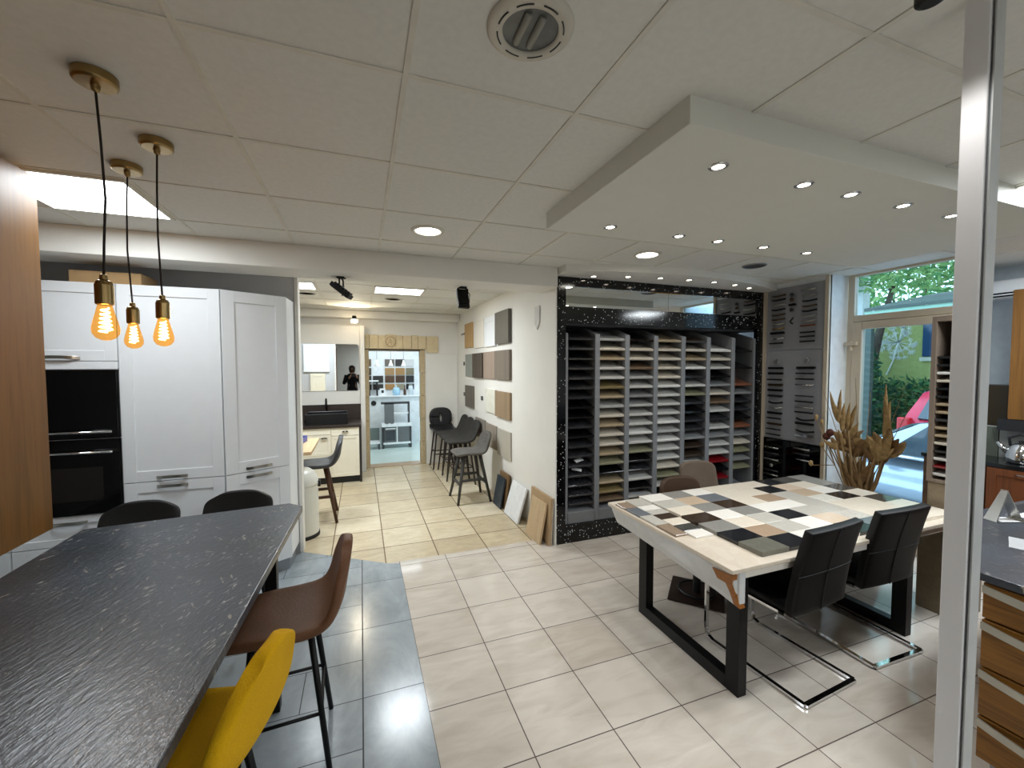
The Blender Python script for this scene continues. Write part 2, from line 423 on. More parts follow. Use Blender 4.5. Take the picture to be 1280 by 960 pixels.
# dark vents
for (x,y,lab) in ((3.397,2.84,'dark round ceiling vent near the window corner'),):
    t=thing('ceiling_vent',lab,'vent',(x,y,H)); MB().lathe([(.10,0),(.10,-.006),(.085,-.012),(.085,-.003)],32,cap=False).build('ring',M_alu,t,smooth=True)
    MB().lathe([(.085,-.004),(.001,-.004)],32).build('grille',flat('vent grey','4c4f50',.6),t)
    for q in range(-3,4): BX(-.08*(1-(q/4)**2)**.5,.08*(1-(q/4)**2)**.5,q*.021-.003,q*.021+.003,-.008,-.003).build('slat',M_alu,t)
for (x,y,lab) in ((-.62,5.75,'unlit round ceiling ring over the basin corner of the back room'),(.42,5.85,'unlit round ceiling ring in front of the stone doorway')):
    t=thing('ceiling_ring',lab,'ceiling light',(x,y,H)); MB().lathe([(.12,0),(.12,-.006),(.095,-.010),(.095,-.002)],32,cap=False).build('ring',M_tbar,t,smooth=True)
    MB().lathe([(.095,-.003),(.001,-.003)],32).build('lens',flat('pale lens','bdbbb0',.4),t)
# halogen spots in the dropped panel
names=['first','second','third','fourth','fifth']
area('far_room_fill',(.6,8.7,H-.03),1.2,.6,24,(.92,.97,1))  # fill light added to brighten the far room, no fixture behind it
for r,y in enumerate((1.342,2.128)):
    for k,x in enumerate((1.393,1.897,2.217,2.624,3.053)):
        t=thing('halogen_spot','small chrome halogen spot in the dropped ceiling panel, %s row, %s from the corner edge'%(('front','rear')[r],names[k]),'ceiling light',(x,y,2.55),0,'halogen spots in the dropped panel')
        MB().lathe([(.040,0),(.040,-.004),(.027,-.006),(.025,-.001)],24,cap=False).build('ring',M_chrome,t,smooth=True)
        MB().lathe([(.025,-.002),(.001,-.003)],16).build('lens',E_spot,t)
        spot('halogen_lamp',(x,y,2.535),9,80,.7,.02)
for k,(x,y) in enumerate(((2.087,3.461),(2.409,3.37),(2.739,3.315),(3.067,3.29),(3.386,3.29),(3.711,3.33),(4.007,3.41))):
    t=thing('rack_spot','small chrome spot in the curved soffit over the stone rack, %s from the white wall'%ORD[k],'ceiling light',(x,y,2.583),0,'spots in the curved soffit')
    MB().lathe([(.036,0),(.036,-.004),(.026,-.006),(.024,-.001)],24,cap=False).build('ring',M_chrome,t,smooth=True)
    MB().lathe([(.024,-.002),(.001,-.003)],16).build('lens',E_spot,t)
    spot('rack_lamp',(x,y,2.568),4,85,.7,.02)
# pendants
M_bulb=None
def bulbglass():
    t=NT('amber bulb glass'); a=t.n('ShaderNodeBsdfTransparent'); t.set(a,0,lin('ffd694')); g=t.n('ShaderNodeBsdfGlossy'); t.set(g,1,.03)
    fr=t.n('ShaderNodeLayerWeight'); fr.inputs[0].default_value=.25
    e=t.n('ShaderNodeEmission'); t.set(e,0,lin('ffc070')); t.set(e,1,.07); ad=t.n('ShaderNodeAddShader'); t.t.links.new(a.outputs[0],ad.inputs[0]); t.t.links.new(e.outputs[0],ad.inputs[1]); a=ad
    mx=t.n('ShaderNodeMixShader'); t.set(mx,0,t.math('MULTIPLY',t.math('POWER',fr.outputs[1],3.0),.5)); t.set(mx,1,a.outputs[0]); t.set(mx,2,g.outputs[0]); t.t.links.new(mx.outputs[0],t.out.inputs[0]); return t.mat
M_bulb=bulbglass()
E_fil=emit('hot filament','ffe4aa',34.0)
def pendant(x,y,lab,sway):
    t=thing('pendant_lamp',lab,'pendant lamp',(x,y,H),0,'three bare filament bulbs over the bar')
    MB().lathe([(.056,0),(.056,-.026),(.050,-.032),(.012,-.033),(.010,-.05),(.004,-.055)],36).build('canopy',M_brass,t,smooth=False,bevel=.002)
    zt=2.005-H
    MB().tube([(0,0,-.05),(sway*.6,0,-.2),(sway,.002,-.38),(sway*.4,0,-.52),(0,0,zt+.01)],.0034,8).build('cord',flat('brown black flex','1c1512',.7),t,smooth=True)
    MB().lathe([(.006,zt+.022),(.010,zt+.02),(.011,zt+.004),(.019,zt),(.0235,zt-.012),(.0235,zt-.072),(.021,zt-.075)],28).build('socket',M_brass,t,smooth=False,bevel=.0015)
    b=zt-.073
    MB().lathe([(.017,b),(.021,b-.018),(.030,b-.055),(.0345,b-.078),(.033,b-.094),(.024,b-.108),(.010,b-.115),(.001,b-.116)],28,cap=False).build('bulb',M_bulb,t,smooth=True)
    f=MB(); pts=[(.016*math.cos(q*.8)*(.55+.45*q/46),.016*math.sin(q*.8)*(.55+.45*q/46),b-.012-.078*q/46) for q in range(47)]
    f.tube(pts,.0026,6); f.build('filament',E_fil,t)
    l=bpy.data.lights.new('bulb_glow','POINT'); l.energy=.35; l.color=(1,.72,.38); l.shadow_soft_size=.02
    o=bpy.data.objects.new('bulb_glow',l); COL.objects.link(o); o.location=(x,y,H+b-.06)
pendant(-.768,1.704,'hanging brass pendant with glowing bulb, the biggest and nearest of three',.012)
pendant(-.765,2.113,'hanging brass pendant with glowing bulb, nearest the corner cabinet of the three',-.008)
pendant(-.982,2.401,'hanging brass pendant with glowing bulb, farthest back of the three',-.012)

# black floodlights under the beam
def flood(x,y,rz,tilt,lab,side):
    t=thing('floodlight',lab,'spotlight',(x,y,2.468),rz,'black floodlights under the beam')
    BX(-.03,.03,-.03,.03,-.012,0).build('mount',M_black,t,bevel=.003)
    y_=MB(); y_.tube([(-.05,0,-.10),(-.05,0,-.02),(-.035,0,-.012),(.035,0,-.012),(.05,0,-.02),(.05,0,-.10)],.007,6); y_.build('yoke',M_black,t)
    Mx=Matrix.Translation((0,0,-.11))@Matrix.Rotation(tilt,4,'X')
    b=MB().at(Mx); b.box(-.055,.055,-.09,.09,-.018,.018)
    for k in range(6): b.box(-.05,.05,-.075+k*.027,-.066+k*.027,.018,.032)
    b.build('housing',M_black,t,bevel=.004)
    g=MB().at(Mx); g.box(-.046,.046,-.078,.078,-.022,-.018); g.build('lens',flat('floodlight glass','3c4146',.1),t)
    MB().tube([(.05,0,-.10),(.075,.02,-.14),(.07,.0,-.06),(.02,0,-.012)],.004,6).build('cable',M_black,t,smooth=True)
flood(-.14,3.72,R(75),R(38),'black floodlight under the beam, tilted, nearest the tall cabinets',1)
flood(.90,3.80,R(10),R(75),'black floodlight under the beam, turned down, nearest the sample wall',1)
t=thing('clip_spotlight','small lit spotlight on the back wall above the basin','spotlight',(-.085,7.0,2.47))
MB().lathe([(.03,.06),(.04,.0),(.045,-.04),(.04,-.045)],20).build('housing',M_black,t,smooth=True)
MB().lathe([(.001,-.05),(.042,-.046),(.052,-.01),(.03,.012)],20,cap=False).build('lens',emit('lit reflector bulb','ffe6bd',28.0),t)
MB().tube([(0,0,.055),(0,.1,.07),(0,.17,.07)],.008,8).build('bracket',M_black,t)
spot('clip_lamp',(-.085,6.93,2.45),24,150,.5,.05,(1,.86,.62),(R(-100),0,0))
t=thing('track_spotlight','black spotlight stub on the ceiling above the dropped panel','spotlight',(1.25,.60,H))
MB().lathe([(.018,0),(.018,-.03),(.03,-.035),(.03,-.075),(.02,-.08)],20).build('housing',M_black,t,bevel=.002)
spot('track_lamp',(1.25,.60,H-.1),6,120,.6,.03)
# ------------------------------------------------------------------ bar counter
ANG=.35
def leathered():
    t=NT('black leathered granite'); v=t.coord((1,1,1))
    a=t.noise(t.coord2(ANG,(26,8,8)),2.2,4,.6,.5); b=t.noise(v,2.1,3,.5); c=t.noise(t.coord2(ANG+.1,(34,9,9)),2.6,3,.7,.4)
    base=t.ramp(b,[(.35,lin('20252c')),(.7,lin('343b47'))])
    fl=t.ramp(c,[(.60,(0,0,0,1)),(.68,(1,1,1,1))])
    fl2=t.math('MULTIPLY',fl,t.math('GREATER_THAN',t.noise(v,3.5,2),.48))
    col=t.mix(t.math('MULTIPLY',fl2,.8),base,lin('b9b6ae'))
    pk=t.ramp(t.noise(t.coord2(ANG-.9,(17,6.5,6.5)),1.5,3,.65,.7),[(.675,(0,0,0,1)),(.70,(1,1,1,1))])
    col=t.mix(t.math('MULTIPLY',pk,.55),col,lin('c2b6a2'))
    return t.bsdf(col,.3,0,.8,bump=t.math('ADD',a,c),bstr=.22)
M_gr=leathered()
t=thing('bar_counter','black leathered granite breakfast bar with pale flecks and clipped corner','counter',(0,0,0))
MB().prism([(-.333,2.665),(-.413,2.742),(-1.321,2.655),(-1.321,.2),(-.433,.2)],.885,.92).build('countertop',M_gr,t,bevel=.004)
for x,y in ((-.435,2.31),(-.49,.3),(-1.25,2.4),(-1.25,.3)):
    BX(x-.026,x+.026,y-.026,y+.026,0,.885).build('leg',M_black,t,bevel=.003)
BX(-1.24,-.47,.3,2.3,.845,.884).build('under_frame',M_black,t)

# ------------------------------------------------------------------ bar stools
def cat(P,u):
    n=len(P)-1; x=min(u*n,n-1e-6); i=int(x); f=x-i
    p0=P[max(i-1,0)];p1=P[i];p2=P[i+1];p3=P[min(i+2,n)]
    return [0.5*((2*b)+(-a+c)*f+(2*a-5*b+4*c-d)*f*f+(-a+3*b-3*c+d)*f**3) for a,b,c,d in zip(p0,p1,p2,p3)]
# y, z, half width, edge lift, edge forward curl
TAPER=[(.205,.615,.165,0,0),(.19,.645,.19,.004,0),(.08,.648,.215,.012,0),(-.06,.642,.225,.018,.004),(-.165,.652,.225,.022,.014),(-.216,.715,.222,.014,.028),(-.234,.80,.208,.004,.026),(-.247,.88,.170,0,.016),(-.258,.95,.125,0,.010)]
WIDE=[(.205,.615,.165,0,0),(.19,.645,.19,.004,0),(.08,.645,.205,.012,0),(-.06,.637,.21,.02,.01),(-.155,.655,.21,.025,.02),(-.205,.725,.205,.01,.03),(-.228,.80,.20,.0,.025),(-.242,.87,.195,-.004,.015),(-.252,.935,.18,-.012,.008)]
LOW=[(.215,.60,.17,0,0),(.205,.63,.2,.002,0),(.08,.645,.215,.004,0),(-.06,.637,.215,.006,0),(-.15,.65,.21,.01,.01),(-.195,.70,.20,.01,.03),(-.215,.76,.195,.005,.035),(-.23,.82,.185,0,.03),(-.245,.885,.165,-.003,.02)]
def shellmesh(P,th=.03,nu=26,nv=12,round_=.14):
    def fn(u,v):
        y,z,w,l,c=cat(P,u); s=2*v-1
        if u>1-round_:
            q=(u-(1-round_))/round_; w*=(1-.22*q**3) if P is not TAPER else 1-.46*q**2.5
        if u<.06: w*=.9+.1*u/.06
        return (s*w, y+c*abs(s)**2, z+l*abs(s)**2.5-.028*abs(s)**4*max(0,(u-.7)/.3)**2)
    return MB().shell(fn,nu,nv,th,True)
def stool(label,loc,rz,P,mseat,legs='metal',group=None,sc=1,mleg=None,name='bar_stool'):
    t=thing(name,label,'bar stool',loc,rz,group)
    shellmesh(P,.042 if P is TAPER else .036).build('seat_shell',mseat,t,smooth=True,sub=1)
    ml=mleg or M_black
    if legs=='metal':
        for sx in (-1,1):
            for sy in (-1,1):
                MB().tube([(sx*.115,sy*.105-.01,.622),(sx*.185,sy*.175-.01,.0)],[.014,.0115],10).build('leg',ml,t,smooth=True)
        h=.255; k=.622; f=(k-h)/k; a=.115+.07*f; b=.105+.07*f
        for p,q in (((-a,-b-.01,h),(a,-b-.01,h)),((-a,b-.01,h),(a,b-.01,h)),((-a,-b-.01,h+.0),(-a,b-.01,h)),((a,-b-.01,h),(a,b-.01,h))):
            MB().tube([p,q],.0075,8).build('footrest_bar',ml,t,smooth=True)
        BX(-.12,.12,-.12,.11,.605,.622).build('seat_plate',ml,t,bevel=.003)
    elif legs=='wood':
        for sx in (-1,1):
            for sy in (-1,1):
                MB().tube([(sx*.10,sy*.10,.625),(sx*.215,sy*.215,.0)],[.024,.016],10).build('leg',ml,t,smooth=True)
        h=.24; f=(.625-h)/.625; a=.10+.115*f
        for i,(p,q) in enumerate((((-a,-a,h),(a,-a,h)),((-a,a,h),(a,a,h)),((-a,-a,h+.05),(-a,a,h+.05)),((a,-a,h+.05),(a,a,h+.05)))):
            MB().bar(p,q,.022,.03).build('stretcher',ml,t)
        BX(-.13,.13,-.13,.13,.60,.628).build('seat_plate',ml,t,bevel=.003)
    return t
def leather(name,c,rough=.55): return fabric(name,c,rough,90,.12,.12)
stool('brown leather bar stool with black metal legs, pulled up to the black bar',(-.345,2.03,0),R(93),TAPER,leather('brown leather','6c4a33'))
stool('mustard yellow bar stool with curved back, beside the brown one',(-.52,1.40,0),R(74),TAPER,fabric('mustard felt','d6a408',.95,260,.12,.25))
stool('black leather bar stool behind the bar, in front of the oven',(-1.245,2.80,0),R(180),WIDE,leather('black leather','1b1b1b'),group='black bar stools behind the bar')
stool('black leather bar stool behind the bar, in front of the corner cabinet',(-.765,2.84,0),R(177),WIDE,leather('black leather','1b1b1b'),group='black bar stools behind the bar')
M_ldk=wood('dark stained leg','1f1814','2c211b','z',2)
for k,(y,lab) in enumerate(((5.985,'dark grey stool by the sample wall, next behind the light grey one'),(6.36,'dark grey stool by the sample wall, middle one of the three dark ones'),(6.735,'dark grey stool by the sample wall, just before the black round-backed one'))):
    q=stool(lab,(1.36,y,0),R(92),WIDE,fabric('charcoal fabric','3a3835',.9),group='dark stools along the sample wall',mleg=M_ldk); q.scale=(.87,1,1)
t=stool('grey quilted fabric stool with splayed grey wooden legs, front of the wall row',(1.315,5.23,0),R(92),LOW,fabric('grey tweed','625f5a',.95,160,.3,.5),'wood',None,mleg=flat('grey stained wood','3d3c3a',.6))
for i in range(3):
    for j in range(4):
        MB().tube([(-.10+.066*j-.012+.024*(1 if (i+j)%2 else -1)*.5,-.20-.012*i,.735+.045*i),(-.10+.066*j+.012,-.203-.012*i,.735+.045*i+.01)],.003,6).build('stitch',fabric('grey tweed','625f5a'),t)
# black plastic stool with a tear-shaped hole in its back
t=thing('bar_stool','black plastic bar stool with tear-shaped hole in its round back','bar stool',(1.32,7.12,0),R(180))
def ring(u,v):
    a=2*PI*u
    ox,oz=.20*math.copysign(abs(math.cos(a))**.7,math.cos(a)),.175*math.copysign(abs(math.sin(a))**.75,math.sin(a))
    ix,iz=.020*math.cos(a),.075*math.sin(a); ix*= (1.0-.5*max(0,math.sin(a)))
    x=ix+(ox-ix)*v; z=iz+(oz-iz)*v
    return (x,-.215-.08*(z+.05)+.25*x*x,.83+z)
MB().shell(ring,40,5,.018).build('backrest',M_dark,t,smooth=True)
MB().shell(lambda u,v:((2*v-1)*(.20+.01*math.sin(PI*u)),.20-.40*u,.652+.02*abs(2*v-1)**2+(.05*max(0,u-.75)*4 if u>.75 else 0)-.02*(1-min(1,u*8))),16,10,.018).build('seat',M_dark,t,smooth=True)
for sx in (-1,1):
    for sy in (-1,1): MB().tube([(sx*.13,sy*.12,.64),(sx*.2,sy*.18,0)],[.016,.012],10).build('leg',M_ldk,t,smooth=True)
for p,q in (((-.17,-.155,.25),(.17,-.155,.25)),((-.17,.155,.25),(.17,.155,.25)),((-.17,-.155,.3),(-.17,.155,.3)),((.17,-.155,.3),(.17,.155,.3))):
    MB().tube([p,q],.009,8).build('stretcher',M_ldk,t)
# stool at the high table of the back room
t=stool('dark plastic stool with brown wooden legs at the back-room table',(-.50,5.13,0),R(92),TAPER,flat('dark shell','35373a',.5),'wood',mleg=wood('walnut leg','3a2418','50331f','z',2))

# ------------------------------------------------------------------ tall cabinets
def shaker(m,x0,x1,z0,z1,y,rail=.07,th=.02):
    m.box(x0,x1,y,y+th*.6,z0,z1)
    m.box(x0,x0+rail,y-th*.45,y,z0,z1); m.box(x1-rail,x1,y-th*.45,y,z0,z1)
    m.box(x0+rail,x1-rail,y-th*.45,y,z0,z0+rail); m.box(x0+rail,x1-rail,y-th*.45,y,z1-rail,z1)
    return m
def bow(parent,x,y,z,w=.17,out=.032,mat=None):
    m=MB(); n=12; pts=[]
    def fn(u,v):
        s=2*u-1; d=out*(1-abs(s)**3.0); return (x+s*w/2, y-.004-d, z-.011+.022*v+(-.006*abs(s)**2))
    m.shell(fn,14,1,.006); return m.build('handle',mat or M_steel,parent,smooth=False,bevel=.001)
Y0=3.685
t=thing('oven_cabinet','tall white cabinet housing two black built-in ovens','kitchen cabinet',(-1.905,Y0,0))
a,b=-.302,.302
BX(a,b,.022,.56,.1,2.315).build('carcass',M_white,t)
BX(a,b,.06,.5,0,.1).build('plinth',M_alu,t)
d=shaker(MB(),a+.002,b-.002,1.775,2.312,.010).build('door',M_white,t,bevel=.0015); bow(d,-.02,.002,1.80,.24)
BX(a+.002,b-.002,0,.02,1.718,1.771).build('filler_strip',M_white,t)
d=shaker(MB(),a+.002,b-.002,.50,.700,.010,.05).build('drawer',M_white,t,bevel=.0015); bow(d,0,.002,.66,.2)
d=shaker(MB(),a+.002,b-.002,.105,.494,.010).build('drawer',M_white,t,bevel=.0015); bow(d,0,.002,.46,.2)
for (z0,z1,hz,lab) in ((1.235,1.712,1.285,'upper'),(.706,1.229,1.145,'lower')):
    o=thing('oven','black glass built-in oven, %s of the two in the tall white cabinet'%lab,'oven',(-1.905,Y0,0),0,'built-in ovens')
    BX(a+.006,b-.006,.0,.45,z0,z1).build('oven_body',M_blackg,o,bevel=.003)
    BX(a+.006,b-.006,-.014,-.001,z0+.01,(z1-.10) if lab=='lower' else z1-.01).build('oven_door',M_blackg,o,bevel=.003)
    if lab=='lower':
        BX(a+.10,b-.10,-.0155,-.0135,z0+.10,z1-.19).build('oven_window',flat('oven window','1c1715',.08),o)
        BX(a+.006,b-.006,-.010,-.001,z1-.095,z1-.004).build('control_panel',M_blackg,o)
        for kx in (-.13,-.09): MB().tube([(kx,-.008,z1-.05),(kx,-.03,z1-.05)],.014,16).build('knob',M_dark,o)
    h=MB(); h.tube([(a+.03,-.045,hz),(b-.03,-.045,hz)],.008,10); h.tube([(a+.06,-.012,hz),(a+.06,-.045,hz)],.006,8); h.tube([(b-.06,-.012,hz),(b-.06,-.045,hz)],.006,8)
    h.build('handle',M_chrome,o,smooth=True)
    BX(-.16,-.10,-.0165,-.0135,z0+.04,z0+.046).build('badge_bar',M_steel,o)
t=thing('larder_cabinet','white cabinet front glimpsed under the oak cabinet, next to the ovens','kitchen cabinet',(-2.515,Y0,0))
a,b=-.302,.302
BX(a,b,.022,.56,.1,2.315).build('carcass',M_white,t); BX(a,b,.06,.5,0,.1).build('plinth',M_alu,t)
for (z0,z1) in ((.105,.494),(.50,.897),(.903,2.312)):
    d=shaker(MB(),a+.002,b-.002,z0,z1,.010,.07).build('door',M_white,t,bevel=.0015); bow(d,0,.002,z0+.04 if z0>.8 else z1-.04,.19)
t=thing('pantry_cabinet','tall white cabinet with framed doors between the ovens and the corner unit','kitchen cabinet',(-1.294,Y0,0))
a,b=-.306,.306
BX(a,b,.022,.56,.1,2.315).build('carcass',M_white,t); BX(a,b,.06,.5,0,.1).build('plinth',M_alu,t)
d=shaker(MB(),a+.002,b-.002,.903,2.312,.010,.075).build('door',M_white,t,bevel=.0015); bow(d,-.02,.002,.935,.19)
d=shaker(MB(),a+.002,b-.002,.105,.897,.010,.075).build('door',M_white,t,bevel=.0015); bow(d,-.02,.002,.868,.19)
M_white2=flat('white lacquer shaded side','dcdfdd',.32,var=.01)
t=thing('corner_cabinet','tall white corner cabinet turned towards the passage, narrowest of the white units','kitchen cabinet',(-.981,Y0,0),R(30))
w=.466; c30,s30=math.cos(R(30)),math.sin(R(30))
def loc2(x,y): x+=.981; y-=Y0; return (x*c30+y*s30, -x*s30+y*c30)
MB().prism([(0.004,.022),(w,.022),loc2(-.565,4.25),loc2(-.981,4.25)],.1,2.315).build('carcass',M_white,t)
MB().prism([(0.01,.03),(w-.01,.03),loc2(-.58,4.24),loc2(-.97,4.24)],0,.1).build('plinth',M_alu,t)
d=shaker(MB(),.004,w,.903,2.312,.010,.085).build('door',M_white,t,bevel=.0015); bow(d,w/2,.002,.935,.19)
d=shaker(MB(),.004,w,.105,.897,.010,.085).build('door',M_white,t,bevel=.0015); bow(d,w/2,.002,.868,.19)
# cardboard box
t=thing('cardboard_box','brown cardboard box lying on top of the oven cabinet','box',(-1.67,3.86,2.315))
BX(-.2,.2,-.13,.13,0,.085).build('carton',flat('cardboard','a98a61',.8),t,bevel=.003); BX(-.2,.2,-.02,.02,.085,.0865).build('tape',flat('packing tape','b79a6c',.3),t)
# oak unit near the bar
t=thing('oak_cabinet','oak-fronted tall cabinet end rising beside the black bar','kitchen cabinet',(-1.40,1.6,0))
BX(-.62,-.02,-1.2,.99,.955,2.6).build('carcass',M_oak,t)
BX(-.02,0,-1.2,.995,.958,2.61).build('side_panel',M_oak,t,bevel=.0015)
BX(-.60,-.23,-1.2,.55,0,.955).build('base',M_white,t)

# ------------------------------------------------------------------ back room
t=thing('pedal_bin','white domed pedal bin standing behind the partition end','bin',(-.612,4.672,0))
MB().lathe([(.186,0),(.186,.03),(.178,.035)],40).build('base_ring',M_rub,t,smooth=False)
MB().lathe([(.178,.035),(.178,.52),(.180,.525)],40).build('bin_body',flat('bin enamel','dfe0d8',.3,var=.01),t,smooth=False,bevel=.002)
MB().lathe([(.181,.525),(.181,.545),(.172,.60),(.145,.655),(.10,.69),(.05,.705),(.001,.708)],40).build('dome_lid',flat('bin enamel','dfe0d8'),t,smooth=True)
BX(.165,.2,-.03,.03,.50,.56).build('hinge',M_rub,t,bevel=.004)
BX(-.02,.02,-.187,-.178,.47,.50).build('catch',M_rub,t)
t=thing('high_table','pale wooden high table top in the back room, blue folder on it','table',(-1.0,4.90,0))
BX(-.55,.53,-.45,.42,.865,.90).build('tabletop',wood('beech','c9a77c','d8bb92','y'),t,bevel=.004)
for x in (-.45,.02):
    for y in (-.30,.33): MB().tube([(x,y,.865),(x,y,0)],.022,10).build('leg',M_steel,t)
t=thing('document_tray','blue plastic document tray standing on the back-room table','tray',(-.72,5.0,.90),R(-8))
m=MB(); m.box(-.12,.12,-.16,.16,0,.006); m.box(-.12,-.115,-.16,.16,0,.06); m.box(.115,.12,-.16,.16,0,.06); m.box(-.12,.12,.155,.16,0,.06); m.build('tray',flat('blue plastic','2437a8',.35),t)
BX(-.10,.10,-.14,.14,.006,.02).build('paper_sheets',flat('paper','eeeeee',.8),t)
t=thing('paper_sheet','white sheet of paper lying on the back-room table','paper',(-.70,4.62,.9),R(20)); BX(-.105,.105,-.15,.15,0,.002).build('sheet',flat('paper','eeeeee'),t)
t=thing('vanity_cabinet','cream framed vanity cabinet with dark worktop in the back room','vanity cabinet',(0,6.58,0))
BX(-1.4,-.04,.02,.66,.1,.835).build('carcass',M_whitec,t); BX(-1.4,-.04,.05,.66,0,.1).build('plinth',M_dark,t)
BX(-.038,-.008,.0,.668,0,.865).build('side_panel',flat('dark laminate','2c2622',.5),t)
BX(-1.4,-.008,-.02,.668,.836,.872).build('worktop',wood('dark worktop','2a221e','3a2f29','x'),t,bevel=.002)
BX(-1.4,-.008,.645,.668,.872,1.125).build('splashback',wood('dark worktop','2a221e','3a2f29'),t)
def cup(p,x,z):
    m=MB(); m.shell(lambda u,v:(x+.045*math.cos(PI*u)*math.cos(v*1.4),-.012-.022*math.sin(v*1.5+.05),z+.022*math.sin(PI*u)*1.0),12,5,.002); m.build('cup_handle',flat('pewter','4b4438',.35,.9),p,smooth=True)
for (x0,x1,z0,z1,hx,hz) in ((-.425,-.042,.715,.83,-.235,.765),(-.425,-.042,.105,.708,None,0),(-.90,-.43,.74,.83,None,0),(-.90,-.43,.43,.733,-.52,.68),(-.90,-.43,.105,.424,-.52,.37),(-1.39,-.905,.105,.83,None,0)):
    d=shaker(MB(),x0,x1,z0,z1,.008,.045 if z1-z0>.2 else .02,.018).build('drawer' if z1-z0<.4 else 'door',M_whitec,t,bevel=.0015)
    if hx: cup(d,hx,hz)
t=thing('wash_basin','black rectangular vessel basin on the dark vanity top','wash basin',(-.49,6.86,.872))
m=MB(); w,dp=.29,.19
m.prism([(-w+.03,-dp+.02),(w-.03,-dp+.02),(w-.03,dp-.02),(-w+.03,dp-.02)],0,.012)
for (x0,x1,y0,y1) in ((-w,w,-dp,-dp+.014),(-w,w,dp-.014,dp),(-w,-w+.014,-dp,dp),(w-.014,w,-dp,dp)): m.box(x0,x1,y0,y1,.0,.165)
m.build('bowl',flat('black ceramic','141517',.25),t,bevel=.005)
t=thing('tap','black arched tap standing behind the black basin','tap',(-.52,7.12,.872))
MB().lathe([(.026,0),(.026,.02),(.018,.03)],20).build('base',M_black,t,smooth=True)
MB().tube([(0,0,.02)]+[(0,0,.28)]+[(0,-.055+.055*math.cos(a),.28+.075*math.sin(a)) for a in [k*PI/10 for k in range(1,10)]]+[(0,-.11,.27),(0,-.11,.2)],.013,10).build('spout',M_black,t,smooth=True)
MB().tube([(.0,0,.07),(.05,0,.09)],.007,8).build('lever',M_black,t)
t=thing('wall_mirror','frameless rounded mirror on the wall above the black basin','mirror',(-.47,7.25,1.72))
m=MB(); pr=[]
for cx,cz,a0 in ((.40,.335,0),(-.44,.335,90),(-.44,-.335,180),(.40,-.335,270)):
    for q in range(6): pr.append((cx+.04*math.cos(R(a0+q*18)),cz+.04*math.sin(R(a0+q*18))))
n=len(pr); m.add([(x,-.006,z) for x,z in pr]+[(x,.0,z) for x,z in pr],[tuple(range(n)),tuple(range(2*n-1,n-1,-1))]+[(i,(i+1)%n,(i+1)%n+n,i+n) for i in range(n)])
m.build('mirror_glass',M_mirror,t)
BX(-.42,.38,-.0005,.008,-.36,.36).build('backing',M_alu,t)
# sample doors on the rear of the partition, seen in the mirror
for (x,z0,z1,w,mm,lab) in ((-.92,1.62,2.22,.52,M_white,'white framed sample door on the rear of the partition, seen in the mirror'),(-.90,1.15,1.58,.30,M_whitec,'cream framed sample door under the white one, seen in the mirror')):
    t=thing('sample_door',lab,'sample door',(x,4.40,0),PI)
    BX(-w/2,w/2,.012,.04,z0,z1).build('backing',mm,t); shaker(MB(),-w/2,w/2,z0,z1,.009,.06).build('door_front',mm,t,bevel=.001)
# stone doorway surround
M_stone=stone('carved sandstone','dccba6','bfa780',.7,.8,9); M_stone2=stone('rough jamb stone','c4b291','97835f',.8,.9,14)
t=thing('stone_door_surround','carved sandstone lintel and jambs around the far doorway','door surround',(0,7.42,0))
xs=[.068,.143,.283,.402,.575,.69,.835,.945]
for i in range(7):
    if i==3: continue
    BX(xs[i]+.002,xs[i+1]-.002,-.03-.004*(i%2),.05,2.035,2.275-.006*(i%3)).build('lintel_stone',M_stone,t,bevel=.006)
BX(.947,1.305,-.03,.0,2.005,2.265).build('lintel_stone',M_stone,t,bevel=.006) if False else None
BX(.947,1.085,-.03,.05,2.035,2.262).build('lintel_stone',M_stone,t,bevel=.006)
BX(1.09,1.30,-.028,-.002,1.975,2.262).build('lintel_stone',M_stone,t,bevel=.006)
k=BX(.404,.573,-.034,.05,2.035,2.278).build('keystone',M_stone,t,bevel=.006)
m=MB(); cx,cz=.488,2.155; m.tube([(cx+.078*math.cos(a),-.036,cz+.085*math.sin(a)) for a in [q*2*PI/28 for q in range(28)]],.008,6,True); m.build('emblem_ring',stone('emblem stone','b89d6d','8f7850'),k)
m=MB()
for p in ([(-.05,-.055),(-.012,.055),(.012,-.055)],[(-.035,-.012),(.005,-.012)],[(-.002,.04),(.022,-.02),(.045,.04),(.055,-.05)]):
    m.tube([(cx+x,-.036,cz+z) for x,z in p],.005,5)
m.build('carved_monogram',stone('emblem stone','b89d6d','8f7850'),k)
for i in range(5):
    z0,z1=i*.405,(i+1)*.405
    BX(.06,.128,-.02-.004*(i%2),.20,z0+.002,z1-.002).build('jamb_stone',M_stone2,t,bevel=.008)
    BX(.985+.006*(i%2),1.065,-.024+.005*(i%2),.20,z0+.002,z1-.002).build('jamb_stone',M_stone2,t,bevel=.01)
BX(.06,1.065,.0,.20,2.0,2.034).build('inner_lintel',stone('dark underside stone','6f5f46'),t)

